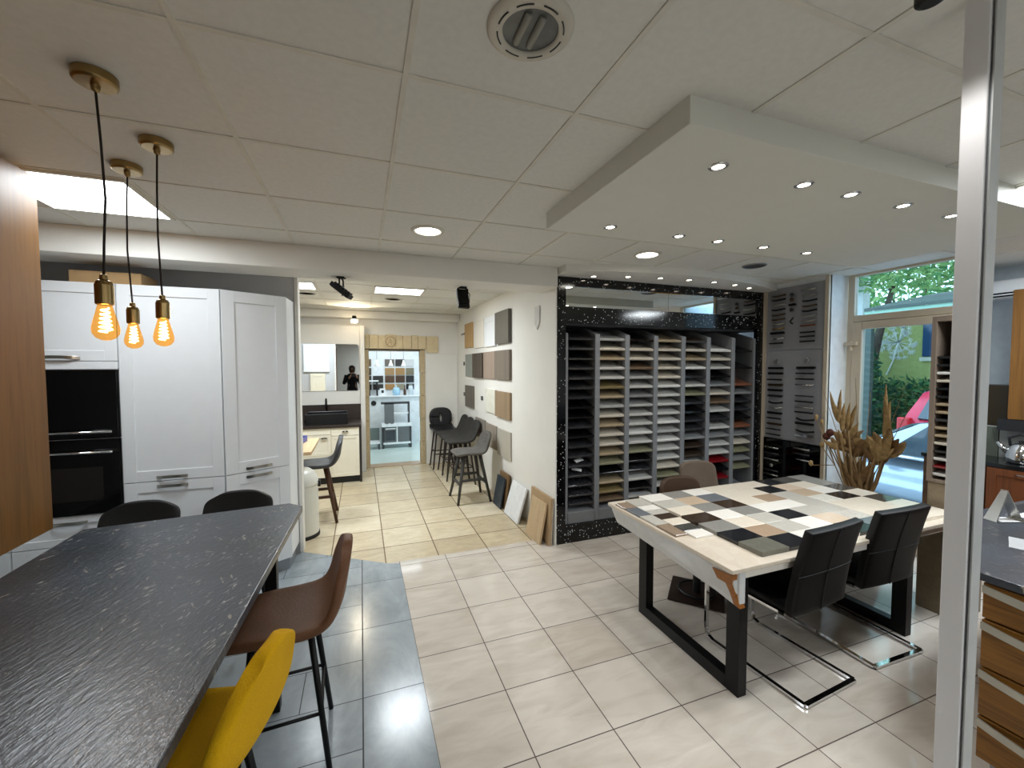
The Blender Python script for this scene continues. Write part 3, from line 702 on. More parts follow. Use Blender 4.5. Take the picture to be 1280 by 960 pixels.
# ------------------------------------------------------------------ far room
M_pw=flat('white laminate','eef2f4',.4)
t=thing('half_wall_ledge','white half-height ledge along the far room wall','ledge',(0,9.5,0))
BX(-1.2,2.6,.05,.29,0,1.06).build('ledge_body',flat('pale wall','e9eef0'),t); BX(-1.2,2.6,.0,.29,1.06,1.09).build('ledge_top',M_pw,t,bevel=.003)
def fx(px): return .189+(px-463)*.01753
def fz(py): return 1.085-(py-494)*.0176
rows=[(447.8,456.7),(459,468),(469,477.8),(479.7,486.8)]; cols=[(461,464.6),(466.5,479),(481.3,493),(494.4,506.1),(507.5,517.8)]
cc=[['6f5a45',None,'6d6660','3a3838','cfd0d0'],['4a3d33',None,'a3845c','a07d50','7d7660'],['3a332d','343230','5a4433','4a3527','2a2a2c'],['33302d','3a3633','a87f4e','9a937c','262628']]
nm={'6f':'brown','6d':'grey','3a':'charcoal','cf':'pale grey','4a':'dark brown','a3':'oak','a0':'golden oak','7d':'olive','34':'black-brown','5a':'walnut','2a':'black','33':'dark','a8':'orange oak','9a':'greige','26':'black'}
for i,r in enumerate(rows):
    for j,c in enumerate(cols):
        h=cc[i][j]
        if not h: continue
        t=BX(-(fx(c[1])-fx(c[0]))/2,(fx(c[1])-fx(c[0]))/2,0,.02,0,fz(r[0])-fz(r[1])).build('wood_sample_board',wood('far sample '+h,h,h,'x'),None,((fx(c[0])+fx(c[1]))/2,9.778,fz(r[1])),bevel=.002)
        tag(t,'%s sample board on the far room wall, %s row from the top, %s column'%(nm[h[:2]],ORD[i],ORD[j]),'sample board','sample boards on the far room wall')
for k,px in enumerate((469.5,486.5,502.5)):
    t=thing('small_pendant','small white cone pendant in the far room, %s from the dark-brown jamb side'%ORD[k],'pendant lamp',(fx(px)*.9+.03,8.75,H),0,'small pendants in the far room')
    MB().tube([(0,0,0),(0,0,-.80)],.003,6).build('cord',M_dark,t)
    MB().lathe([(.012,-.78),(.02,-.82),(.05,-.90),(.052,-.905)],20).build('lamp_shade',flat('white shade','f4f4f2',.4),t,smooth=True)
# play kitchen
t=thing('play_kitchen','grey and white toy kitchen with shelf and oven door in the far room','toy kitchen',(.70,9.20,0))
G=flat('toy grey','6b6e70',.5); W=M_pw; D=flat('toy dark','3b3d3f',.5)
for x in (-.28,.28): BX(x-.02,x+.02,-.14,.14,0,.50).build('leg',D,t)
BX(-.31,.31,-.16,.16,.46,.52).build('worktop',W,t,bevel=.003)
BX(-.255,-.01,-.14,.14,.12,.46).build('oven_box',G,t); BX(-.235,-.04,-.152,-.141,.17,.38).build('oven_window',flat('toy window','39424a',.2),t); BX(-.235,-.03,-.16,-.141,.41,.43).build('oven_handle',W,t)
BX(.01,.255,-.14,.14,.12,.46).build('cupboard',G,t); BX(-.012,.012,-.15,.14,.12,.46).build('divider',W,t)
BX(-.28,.28,-.15,.14,.09,.13).build('bottom_shelf',W,t)
BX(-.24,-.05,-.02,.14,.52,.95).build('extractor_tower',G,t); BX(-.31,.28,-.02,.14,.93,.97).build('top_bar',D,t); BX(.25,.28,-.02,.14,.52,.97).build('post',D,t); BX(-.05,.25,-.04,.12,.72,.75).build('shelf',W,t)
for x in (-.2,-.1): MB().lathe([(.03,0),(.03,.006)],16,(x,-.10,.52)).build('hob_ring',D,t)
t=thing('toy_bench','low grey toy bench with white board beside the toy kitchen','toy bench',(.22,9.15,0))
BX(-.13,.13,-.12,.14,.12,.16).build('seat',W,t); BX(-.13,-.1,-.12,.14,0,.12).build('leg',D,t); BX(.1,.13,-.12,.14,0,.12).build('leg',D,t); BX(-.13,.13,.12,.14,.16,.42).build('backrest',flat('toy green grey','6d7a76'),t)
# things on the ledge
t=thing('soap_dispenser','pale blue round dispenser on the far room ledge','dispenser',(fx(494.5),9.64,1.09)); MB().lathe([(.06,0),(.085,.05),(.085,.12),(.06,.17),(.03,.18)],24).build('container',flat('pale blue','a9d3ea',.3),t,smooth=True); MB().tube([(0,0,.18),(0,0,.22),(0,-.05,.22)],.012,8).build('nozzle',flat('white shade','f4f4f2'),t)
t=thing('table_card','white folded card with black mark on the far room ledge','card',(fx(477.5),9.64,1.09)); m=MB(); m.prism([(-.07,-.05),(.07,-.05),(.07,.05),(-.07,.05)],0,.01); m.box(-.06,.06,-.045,-.035,.01,.16); m.build('card',W,t); BX(-.025,.025,-.0475,-.0455,.06,.12).build('printed_mark',M_dark,t)
t=thing('bottle','dark brown bottle on the far room ledge','bottle',(fx(505),9.64,1.09)); MB().lathe([(.03,0),(.032,.1),(.012,.15),(.012,.2),(.001,.2)],20).build('glass_body',flat('brown glass','4a2d16',.15),t,smooth=True); MB().lathe([(.014,.19),(.014,.215),(.001,.216)],16).build('cap',M_dark,t)
t=thing('jar','tall clear jar with white filling on the far room ledge','jar',(fx(512.5),9.64,1.09)); MB().lathe([(.05,0),(.052,.18),(.04,.21),(.001,.21)],24).build('glass_body',flat('milky glass','d7e4ea',.1),t,smooth=True); MB().lathe([(.042,.21),(.042,.24),(.001,.24)],24).build('lid',M_steel,t)
t=thing('small_stand','small black stand with white top on the far room ledge','stand',(fx(466.5),9.66,1.09)); BX(-.11,.11,-.07,.07,.31,.34).build('top',W,t,bevel=.002)
for sx in (-1,1):
    for sy in (-1,1): BX(sx*.08-.016,sx*.08+.016,sy*.05-.016,sy*.05+.016,0,.31).build('leg',M_dark,t)
t=thing('wall_socket','black round socket on the white far room ledge','socket',(fx(466.5),9.549,.93)); MB().at(Matrix.Rotation(PI/2,4,'X')).lathe([(.055,0),(.055,.01),(.001,.012)],20).build('socket_plate',M_dark,t); MB().at(Matrix.Rotation(PI/2,4,'X')).lathe([(.035,.012),(.03,.006)],20,cap=False).build('socket_rim',M_black,t)
# ------------------------------------------------------------------ door samples on the slanted wall
def wx(y): return 1.733-(y-3.548)*.02046
WROT=math.atan2(-.02046,1)
def wallboard(y0,y1,z0,z1,th,m,label,frame=None):
    ym=(y0+y1)/2; w=y1-y0
    t=thing('door_sample',label,'sample board',(wx(ym)-.0005,ym,z0),-math.atan(-.02046) if False else math.atan(.02046),'door samples on the white wall')
    BX(-th,0,-w/2,w/2,0,z1-z0).build('board',m,t,bevel=.002)
    if frame:
        r=.06; f=MB()
        for q in ((-w/2,w/2,0,r),(-w/2,w/2,z1-z0-r,z1-z0),(-w/2,-w/2+r,r,z1-z0-r),(w/2-r,w/2,r,z1-z0-r)): f.box(-th-.008,-th,q[0],q[1],q[2],q[3])
        f.build('raised_frame',m,t,bevel=.001)
    return t
wd=lambda n,a,b:wood(n,a,b,'z',1.0,.6)
wallboard(6.36,6.80,2.035,2.43,.03,wd('tan oak','b08d5f','bd9a6b'),'tan oak sample on the white wall, top row, first from the doorway corner')
wallboard(5.77,6.25,2.01,2.425,.02,wd('white grain','d6cfc4','e3ddd3'),'white grained sample on the white wall, top row, second from the doorway corner')
wallboard(5.24,5.71,2.005,2.41,.02,M_white,'white framed door sample on the white wall, top row',True)
wallboard(4.70,5.20,2.02,2.425,.045,flat('dark taupe lacquer','55534d',.4),'dark taupe thick sample on the white wall, top row, end nearest the stone rack')
wallboard(6.32,6.80,1.57,1.93,.02,flat('grey green','8c918a',.5),'grey green sample on the white wall, second row, first from the doorway corner')
wallboard(5.80,6.31,1.56,1.93,.04,wd('dark brown oak','3f352e','51463d'),'dark brown sample on the white wall, second row, second from the doorway corner')
wallboard(5.27,5.79,1.56,1.935,.02,wd('striped walnut','857264','a08e80'),'striped pale walnut sample on the white wall, second row')
wallboard(4.70,5.26,1.565,1.935,.035,wd('grey brown oak','6b6056','7b7064'),'grey brown oak sample on the white wall, second row, end nearest the stone rack')
wallboard(6.32,6.80,1.07,1.42,.03,wd('dark taupe','5f574f','6b635a'),'dark taupe sample on the white wall, third row, alone by the doorway corner')
wallboard(5.26,5.70,1.09,1.42,.02,flat('ivory','e2e0d2',.45),'ivory sample on the white wall, third row')
wallboard(4.70,5.25,1.075,1.41,.03,wd('honey oak','857056','988266'),'honey brown oak sample on the white wall, third row, end nearest the stone rack')
wallboard(5.74,6.22,.66,.95,.02,wd('taupe','7b736a','8c847a'),'taupe sample on the white wall, bottom row, behind the dark stools')
wallboard(5.22,5.70,.61,.93,.02,wd('ash brown','857a6d','978c7f'),'ash brown sample on the white wall, bottom row, middle')
wallboard(4.70,5.19,.575,.925,.02,wd('pale greige','aaa497','b8b2a5'),'pale greige sample on the white wall, bottom row, end nearest the stone rack')
for k,(y,z,lab) in enumerate(((6.95,1.78,'small black wall tag beside the grey green sample'),(6.95,1.26,'small black wall tag beside the lone dark taupe sample'),(5.92,1.26,'small black wall tag beside the ivory sample'))):
    t=thing('wall_tag',lab,'tag',(wx(y),y,z),0,'black tags on the white wall'); BX(-.006,0,-.05,.05,-.03,.03).build('plate',M_dark,t); BX(-.0075,-.0055,-.03,.03,-.006,.006).build('lettering',M_alu,t)
t=thing('hanging_strip','thin dark strip beside the tan oak sample','strip',(wx(7.0),7.0,2.27)); BX(-.01,0,-.12,.12,0,.03).build('strip',flat('mauve strip','8d8085',.5),t); BX(-.014,-.009,-.12,-.09,0,.03).build('clip',M_dark,t)
t=thing('wall_shade_plate','pale grey pointed plate high on the white wall by the beam','plate',(wx(3.95),3.95,2.18)); MB().at(Matrix.Rotation(PI/2,4,'Z')@Matrix.Rotation(PI/2,4,'X')).prism([(-.06,.0),(0,-.07),(.06,.0),(.06,.17),(-.06,.17)],-.012,0).build('plate',flat('pale grey plate','c5c4c0',.6),t)
# panels leaning on the wall
def lean(y0,y1,h,th,foot,m,label,name='leaning_panel',rz=0,edge=None,tg=.004):
    ym=(y0+y1)/2; w=y1-y0; x=wx(ym)
    d=foot+th-tg; ang=math.asin(min(.9,(d-th)/h))
    t=thing(name,label,'panel',(x-.004,ym,0),math.atan(.02046)+rz,'panels leaning on the white wall')
    Mx=Matrix.Translation((-foot-th,0,.0))@Matrix.Rotation(ang,4,'Y')
    MB().at(Mx).box(0,th,-w/2,w/2,.003,h).build('board',m,t,bevel=.002)
    if edge:
        MB().at(Mx).box(th-.002,th+.002,-w/2-.001,w/2+.001,.004,h+.001).build('edge_band',edge,t)
    return t
M_ply=wood('pale ply','a98a5d','bd9d70','z')
lean(3.565,4.03,.46,.03,.03,wd('tall oak panel','a08664','b09673'),'tall brown oak panel leaning on the wall next to the black granite',edge=flat('white edge','dad8d0',.5))
lean(3.62,3.95,.40,.022,.115,wd('light oak panel','b59c7a','c6ad8a'),'light oak panel leaning in front of the tall brown one',tg=.036)
lean(4.18,4.60,.40,.022,.12,flat('white board','e6e8ea',.45),'white panel leaning on the wall beside the oak panels')
lean(4.72,5.02,.40,.03,.03,wd('ochre wood','806435','8f7242'),'ochre wooden panel, rearmost of the dark stack on the floor')
lean(4.66,4.95,.42,.018,.085,wd('brown wood','6d5338','7d6244'),'brown wooden panel, middle of the dark stack on the floor',tg=.036)
lean(4.70,4.97,.37,.02,.135,flat('blue black board','24303a',.35),'blue black panel, front of the dark stack on the floor',tg=.07)

# ------------------------------------------------------------------ stone sample rack
t=thing('stone_sample_rack','black sparkle granite wall rack with seven columns of stone samples and a mirror band','display rack',(0,3.56,0))
f=MB()
X0,X1=1.747,4.416
f.box(X0,1.847,0,.05,0,2.581); f.box(4.33,X1,0,.05,0,2.581); f.box(1.847,4.33,0,.05,2.495,2.581); f.box(1.847,4.33,0,.05,2.145,2.303); f.box(1.847,4.33,0,.05,0,.178)
f.build('granite_surround',M_gran,t)
for (a,b) in ((1.847,3.062),(3.066,4.33)): BX(a,b,.018,.03,2.303,2.495).build('mirror_panel',M_mirror,t)
BX(1.8,4.36,.44,.47,0,2.58).build('back_panel',flat('rack back','2a2b2d',.7),t)
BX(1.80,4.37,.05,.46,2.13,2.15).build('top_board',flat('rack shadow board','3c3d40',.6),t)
DX=[1.868,2.21,2.562,2.918,3.279,3.628,3.99,4.315]
for k,x in enumerate(DX):
    w=.014 if k in(0,7) else .027
    pr=[(.02,.18),(.44,.18),(.44,2.14),(.30,2.14),(.02,2.045)]
    m=MB(); n=5
    m.add([(x-w,y,z) for y,z in pr]+[(x+w,y,z) for y,z in pr],[(4,3,2,1,0),(5,6,7,8,9)]+[(i,(i+1)%n,(i+1)%n+n,i+n) for i in range(n)])
    m.build('divider',M_rackg,t,bevel=.002)
for k in range(7):
    m=MB(); a,b=DX[k]+.02,DX[k+1]-.02
    m.add([(a,.02,.18),(b,.02,.18),(b,.44,.18),(a,.44,.18),(a,.02,.285),(b,.02,.285),(b,.44,.40),(a,.44,.40)],[(3,2,1,0),(4,5,6,7),(0,1,5,4),(1,2,6,5),(2,3,7,6),(3,0,4,7)])
    m.build('base_slope',M_rackg,t)
PAL={'K':('black','121214',None),'D':('charcoal','2c2c2f','4a4a4c'),'N':('dark brown','33281f','4a3a2c'),'G':('grey','8c8d8d','6f7071'),'M':('grey marbled','b3b3b1','83847f'),
 'L':('light grey','c9c8c3','b0afaa'),'W':('white','e3e2dd','d2d0ca'),'C':('cream','d2cabb','beb4a0'),'T':('tan','ad9c80','988262'),'O':('golden olive','857650','6a5a38'),'B':('brown','75614d','5c4a38'),
 'R':('red','7a1118','5c0b10'),'U':('rust','84543e','6b3f2c'),'V':('olive grey','8d8b70','75735a')}
COLS=['DDKDDDDKKDKDDDDDDD','MCTLLOTMCTCCTVKTOB','KCCBMLGMLLWLVKDLKM','TCCCCWLLLWMWLLCVLK','NCTWDLVDKDDGNNLKKK','.WCLKGCBLDLGLLRKR.','.K.K.UGDDKUGCVGV..']
smats={}
for k,(n_,c,v) in PAL.items(): smats[k]=stone('sample '+n_,c,v,.6,.14 if k in 'KD' else .28,14)
proto={}
for ci,cs in enumerate(COLS):
    r=0
    xa,xb=DX[ci]+.028,DX[ci+1]-.028
    for ri,ch in enumerate(cs):
        if ch=='.': continue
        z=2.005-.0967*ri
        if z<.37: z+=.012
        lab='%s stone slab, slot %s from top, rack column %s from the white wall'%(PAL[ch][0],ORD[ri],ORD[ci])
        L=.34; a=R(17)
        m=MB().at(Matrix.Rotation(a,4,'X')); w=(xb-xa)/2
        m.box(-w,w,0,L,-.020,0)
        o=m.build('stone_sample',smats[ch],None,((xa+xb)/2,3.585,z),bevel=.0015,seg=1)
        tag(o,lab,'stone sample','stone samples in the wall rack')
# few loose cards in the dark slots
for (x,z,rz,lab) in ((2.03,.79,.3,'white crumpled label lying in the first rack column'),(2.0,.70,-.5,'white strip of paper lying in the first rack column, lower'),(3.14,.41,.6,'white strip of paper in the bottom slot of the fourth rack column')):
    o=MB().at(Matrix.Rotation(R(20),4,'X')@Matrix.Rotation(rz,4,'Z')).box(-.05,.05,-.015,.03,0,.003).build('paper_label',flat('paper','eeeeee'),None,(x,3.62,z)); tag(o,lab,'label')

# ------------------------------------------------------------------ handle display boards
HX=4.452
def dboard(z0,z1,m,lab,y0=2.89,y1=3.528):
    t=thing('display_board',lab,'display board',(HX,(y0+y1)/2,z0))
    BX(-.012,0,-(y1-y0)/2,(y1-y0)/2,.002,z1-z0-.002).build('board',m,t,bevel=.001)
    BX(-.013,-.0,-(y1-y0)/2,-(y1-y0)/2+.006,.002,z1-z0-.002).build('edge_strip',M_alu,t)
dboard(1.905,2.60,M_board,'upper grey board of cabinet handles beside the window')
dboard(.905,1.903,M_board,'lower grey board of cabinet handles beside the window')
t=thing('handle_cabinet','black lacquer base cabinet under the grey handle boards','cabinet',(HX,3.205,0))
BX(-.02,0,-.325,.32,0,.902).build('carcass',M_blackg,t)
for (a,b) in ((-.318,-.004),(.004,.314)): BX(-.034,-.02,a,b,.08,.898).build('door',M_blackg,t,bevel=.002)
HM={'K':('black',M_black),'S':('steel',M_steel),'C':('chrome',M_chrome),'B':('bronze',flat('bronze','5b4b38',.35,.9)),'A':('antique brass',M_brass),'W':('wooden',wood('handle wood','5b2f18','7a4323','y')),'D':('dark steel',flat('dark steel','4d4d4e',.35,.9))}
def handle(y,z,L,k,style,lab,x0=0):
    m=MB(); X=-x0
    if style=='bar':
        m.tube([(X-.03,-L/2,0),(X-.03,L/2,0)],.0085,8)
        for s in (-1,1): m.tube([(X,s*L*.36,0),(X-.03,s*L*.36,0)],.0065,6)
    elif style=='bow':
        m.tube([(X,-L/2,0)]+[(X-.034*math.sin(PI*q/8),-L/2+L*q/8,-.012*math.sin(PI*q/8)) for q in range(1,8)]+[(X,L/2,0)],.0095,8)
    elif style=='flat':
        m.box(X-.026,X-.018,-L/2,L/2,-.0125,.0125); m.box(X-.018,X,-L/2,-L/2+.02,-.007,.007); m.box(X-.018,X,L/2-.02,L/2,-.007,.007)
    elif style=='knob':
        m.lathe([(.009,0),(.009,.014),(.02,.02),(.021,.03),(.001,.036)],16); m.v=[Vector((X-v.z,v.y,v.x)) for v in m.v]
    elif style=='ring':
        m.tube([(X-.012,.024*math.cos(q*PI/8),.024*math.sin(q*PI/8)) for q in range(16)],.005,6,True); m.tube([(X,0,.024),(X-.016,0,.024)],.007,6)
    elif style=='vert':
        m.tube([(X,0,-L/2)]+[(X-.03*math.sin(PI*q/8),.01*math.sin(2*PI*q/8),-L/2+L*q/8) for q in range(1,8)]+[(X,0,L/2)],.007,8)
    o=m.build('cabinet_handle',HM[k][1],None,(HX-.012,y,z),smooth=style in('bar','bow','ring','vert','knob')); tag(o,lab,'cabinet handle','cabinet handles on the display boards'); return o
sn={'bar':'bar','bow':'bow','flat':'flat','knob':'knob','ring':'ring','vert':'upright twisted'}
def hset(lst,y,L,board,col):
    for i,(z,k,s) in enumerate(lst):
        handle(y,z,L,k,s,'%s %s handle, %s from the top, %s column of the %s'%(HM[k][0],sn[s],ORD[i],col,board), .022 if 'black' in board else 0)
hset([(2.52,'B','bow'),(2.475,'K','bow'),(2.42,'S','bow'),(2.367,'K','bow'),(2.31,'B','bow'),(2.258,'B','bow'),(2.205,'S','bow'),(2.155,'A','bow'),(2.10,'K','flat'),(2.045,'C','bow'),(1.985,'K','bar')],3.39,.16,'upper grey board','rack-side')
hset([(2.50,'D','knob'),(2.45,'B','knob'),(2.395,'K','flat'),(2.34,'D','knob'),(2.225,'K','vert')],3.225,.07,'upper grey board','middle')
hset([(2.53,'S','bar'),(2.475,'S','bow'),(2.42,'K','bow'),(2.365,'B','bow'),(2.315,'K','bow'),(2.26,'S','bow'),(2.21,'S','bow'),(2.155,'W','bar'),(2.085,'K','bar'),(2.04,'K','bar'),(1.99,'K','bar')],3.045,.15,'upper grey board','window-side')
hset([(1.775,'S','ring'),(1.705,'K','flat'),(1.645,'K','flat'),(1.575,'K','bar'),(1.515,'B','flat'),(1.455,'K','flat'),(1.39,'D','flat'),(1.32,'K','bow'),(1.26,'S','bow'),(1.195,'K','flat'),(1.135,'K','bar'),(1.07,'B','flat'),(1.01,'K','bar'),(.95,'K','bar')],3.40,.17,'lower grey board','rack-side')
hset([(1.79,'C','ring'),(1.71,'K','flat'),(1.65,'K','bar'),(1.59,'K','bar'),(1.528,'C','bar'),(1.41,'D','bar'),(1.35,'K','bar'),(1.285,'S','bar'),(1.235,'K','bar'),(1.165,'K','bow'),(1.115,'K','flat'),(1.04,'K','bow'),(.985,'C','flat')],3.06,.19,'lower grey board','window-side')
hset([(.80,'C','bar'),(.735,'D','bar'),(.665,'S','bar'),(.595,'S','knob'),(.54,'D','bar'),(.49,'S','bar'),(.435,'D','bar')],3.40,.17,'black base cabinet','rack-side')
hset([(.845,'S','bar'),(.79,'D','bar'),(.73,'C','bar')],3.06,.17,'black base cabinet','window-side')

# ------------------------------------------------------------------ sample table
M_marb=stone('cream marble','d8cdbd','c4b49e',.6,.14,5); M_gmar=stone('grey white marble','cfd1d1','b4b8bb',.6,.2,4)
t=thing('display_table','large display table with cream marble top, grey marble apron and black sled legs','table',(0,0,0))
BX(1.683,3.71,1.488,2.575,.712,.735).build('tabletop',M_marb,t,bevel=.004)
m=MB(); pr=[(1.69,.712),(1.76,.712),(1.78,.600),(1.745,.585)]
m.add([(x,1.505,z if z>.65 else z-.05) for x,z in pr]+[(x,2.55,z) for x,z in pr],[(3,2,1,0),(4,5,6,7)]+[(i,(i+1)%4,(i+1)%4+4,i+4) for i in range(4)])
m.build('side_apron',M_gmar,t,bevel=.006)
BX(1.78,3.66,1.50,1.53,.672,.712).build('front_apron',stone('pale marble','e2ded6','cfcac0',.5,.2,4),t,bevel=.006)
BX(1.79,3.66,1.53,2.54,.69,.712).build('underframe',M_black,t)
# rust coloured chipped corner ornament and gusset under the front corner
m=MB(); pr=[(1.495,.712),(1.495,.545),(1.52,.532),(1.66,.55),(1.66,.712)]
m.add([(1.735,y,z) for y,z in pr]+[(1.78,y,z) for y,z in pr],[(4,3,2,1,0),(5,6,7,8,9)]+[(i,(i+1)%5,(i+1)%5+5,i+5) for i in range(5)])
m.build('corner_gusset',M_gmar,t,bevel=.008)
M_rust=stone('rust brown','9a5f22','6f3f12',.7,.5,20)
m=MB(); pr=[(1.495,.705),(1.62,.69),(1.60,.64),(1.55,.642),(1.535,.60),(1.525,.535),(1.492,.53),(1.505,.60),(1.512,.65)]
n=len(pr); m.add([(1.683+.30*(.712-z),y,z) for y,z in pr]+[(1.72+.30*(.712-z),y,z) for y,z in pr],[tuple(range(n-1,-1,-1)),tuple(range(n,2*n))]+[(i,(i+1)%n,(i+1)%n+n,i+n) for i in range(n)])
m.build('rust_patch',M_rust,t)
for x in (1.845,3.265):
    m=MB(); m.box(x-.03,x+.03,1.56,1.64,0,.70); m.box(x-.03,x+.03,2.30,2.38,0,.70); m.box(x-.03,x+.03,1.64,2.30,0,.07); m.box(x-.03,x+.03,1.64,2.30,.66,.70)
    m.build('sled_leg',M_black,t,bevel=.002)
TC={'k':('near-black','1c1d20','2b2c2f'),'n':('dark brown','352a22','51402f'),'g':('mid grey','8b8983','75736e'),'q':('thick grey green','6b6a60','57564d'),'s':('slate blue-grey','6d7176','585c61'),'t':('taupe','927f6c','7b6a58'),
 'b':('beige brown','a8927b','94806a'),'l':('pale grey','bdb9af','a9a59b'),'c':('cream','ddd3c3','cbbfab'),'w':('white','e8e4dc','dbd5cb'),'p':('pinkish beige','d2bfa9','c0ab93'),'v':('white veined','e2ded4','8e9082'),'e':('grey speckled','cfc9bf','55565a'),'d':('dark grey','4a4844','383733'),'r':('sand','c0ac94','ac967c')}
TM={k:stone('table '+n_,c,v,.6,.12,12 if k!='e' else 40) for k,(n_,c,v) in TC.items()}
GX=[1.945,2.145,2.338,2.532,2.727,2.922,3.112,3.305,3.503,3.70]; GY=[1.542,1.690,1.835,1.980,2.122,2.266,2.415,2.562]
ROWS=['qkwwksdcc','kblwpeccc','gclkllccd','nwgwwrvkc','cgncblrwd','lrscckpcg','wgwccckdg'] 
ROWS[3]='nwgwwlvkc'; ROWS[4]='cgncblrwd'
for j,rw in enumerate(ROWS):
    for i,ch in enumerate(rw):
        if ch=='.': continue
        th=.022+(.004 if ch=='q' else 0)+random.uniform(-.0012,.0012)
        o=BX(-(GX[i+1]-GX[i])/2+.0008,(GX[i+1]-GX[i])/2-.0008,-(GY[j+1]-GY[j])/2+.0008,(GY[j+1]-GY[j])/2-.0008,0,th).build('stone_tile_sample',TM[ch],None,((GX[i]+GX[i+1])/2,(GY[j]+GY[j+1])/2,.735),bevel=.0008,seg=1)
        tag(o,'%s stone tile, %s row from the black chairs, %s from the marble border'%(TC[ch][0],ORD[j],ORD[i]),'stone sample','stone tiles laid on the display table')
small=[(1.700,1.80,2.385,2.50,'t'),(1.805,1.94,2.40,2.53,'l'),(1.702,1.797,2.232,2.38,'s'),(1.80,1.94,2.305,2.39,'w'),(1.80,1.94,2.222,2.30,'l'),(1.80,1.935,2.135,2.218,'n'),(1.702,1.795,2.07,2.228,'l'),(1.80,1.935,2.03,2.13,'c'),(1.702,1.79,1.90,2.066,'t'),(1.795,1.93,1.935,2.026,'d'),(1.795,1.925,1.84,1.93,'w')]
snm=['at the far corner of the marble border','beside the far corner one','dark one against the border edge','second from the far end','third from the far end','fourth from the far end','between the slate and taupe ones','fifth from the far end','next to the bare marble','second from the bare marble, inner row','closest to the bare marble, inner row']
for (a,b,c,d,ch),s_ in zip(small,snm):
    o=BX(-(b-a)/2,(b-a)/2,-(d-c)/2,(d-c)/2,0,.012).build('stone_tile_sample',TM[ch],None,((a+b)/2,(c+d)/2,.735),bevel=.0008,seg=1)
    tag(o,'small %s stone tile on the table strip, %s'%(TC[ch][0],s_),'stone sample','small stone tiles on the table strip')
# ------------------------------------------------------------------ black cantilever chairs (facing +Y)
M_blea=flat('black chair leather','0a0a0b',.5,0,.25)
def cantilever(label,loc,rz):
    t=thing('cantilever_chair',label,'chair',loc,rz,'black cantilever chairs at the display table')
    w=.225
    MB().box(-w,w,-.20,.27,.435,.485).build('seat_cushion',M_blea,t,bevel=.02,seg=3,smooth=True)
    def fn(u,v):
        z=.43+.47*u; y=-.235-.02*math.sin(u*PI*.5)-.065*u*u+.012*math.cos((2*v-1)*1.4)
        return ((2*v-1)*(w+.008-.008*u),y-.02*(1-(2*v-1)**2),z+.012*(1-(2*v-1)**2)*0)
    b=MB().shell(fn,14,10,-.042).build('backrest',M_blea,t,bevel=.006,smooth=True)
    def line(pts): MB().tube(pts,.0022,5).build('seam',flat('grey seam','2a2a2c',.8),b)
    P=lambda u,v:Vector(fn(u,v))+Vector((0,-.001,0))
    line([P(.48,q/10) for q in range(11)]); line([P(q/10,.5) for q in range(11)])
    f=MB(); x=w-.012; q=.30
    for s in (-1,1):
        pts=[(s*x,-.19,.425),(s*x,q-.05,.425),(s*x,q-.015,.415),(s*x,q,.38),(s*x,q,.07),(s*x,q-.015,.025),(s*x,q-.05,.012),(s*x,-.30,.012)]
        f.tube(pts,1,4,flat=(.017,.010))
    f.tube([(-x,-.30,.012),(x,-.30,.012)],1,4,flat=(.017,.010))
    f.build('chrome_frame',M_chrome,t,smooth=False)
    MB().box(-x,x,-.18,-.14,.415,.43).build('cross_bar',M_chrome,t)
    return t
cantilever('black leather cantilever chair at the table corner by the rust patch',(2.275,1.71,0),R(4))
cantilever('black leather cantilever chair at the table, next to the window-side leg',(2.945,1.745,0),R(-1))
# brown swivel chairs on the far side (facing -Y)
def swivel(label,loc,rz,m,base='plate'):
    t=thing('swivel_chair',label,'chair',loc,rz,'brown upholstered chairs behind the table')
    MB().box(-.22,.22,-.20,.22,.44,.50).build('seat',m,t,bevel=.03,seg=3,smooth=True)
    def fn(u,v):
        s=2*v-1; w=.215-.02*u; ww=w*(1 if u<.85 else 1-.10*((u-.85)/.15)**2)
        return (s*ww,-.20-.07*u+.05*s*s,.47+.37*u-.022*(abs(s)**6)*u)
    b=MB().shell(fn,16,10,-.04).build('backrest',m,t,smooth=True,sub=1)
    for u in (.35,.65): MB().tube([Vector(fn(u,k/8))+Vector((0,.003,0)) for k in range(9)],.0025,5).build('quilt_seam',m,b)
    MB().lathe([(.028,.012),(.028,.44),(.001,.44)],20).build('column',M_dark,t,smooth=False)
    MB().box(-.19,.19,-.19,.19,0,.016).build('base_plate',flat('dark brown metal','30211a',.4,.3),t,rz=R(45),bevel=.012)
    m2=MB()
    m2.tube([(.13*math.cos(R(a)),.13*math.sin(R(a)),.035) for a in range(0,360,20)],.009,8,True); m2.build('foot_ring',M_dark,t,smooth=True)
    return t
swivel('dark brown swivel chair on a square plate, tucked behind the table',(2.37,2.415,0),R(178),leather('dark brown leather','3d2a1a'))
swivel('taupe quilted swivel chair behind the table, in front of the stone rack',(2.90,2.80,0),R(172),fabric('taupe velvet','6a5c50',.9,120,.15,.2))

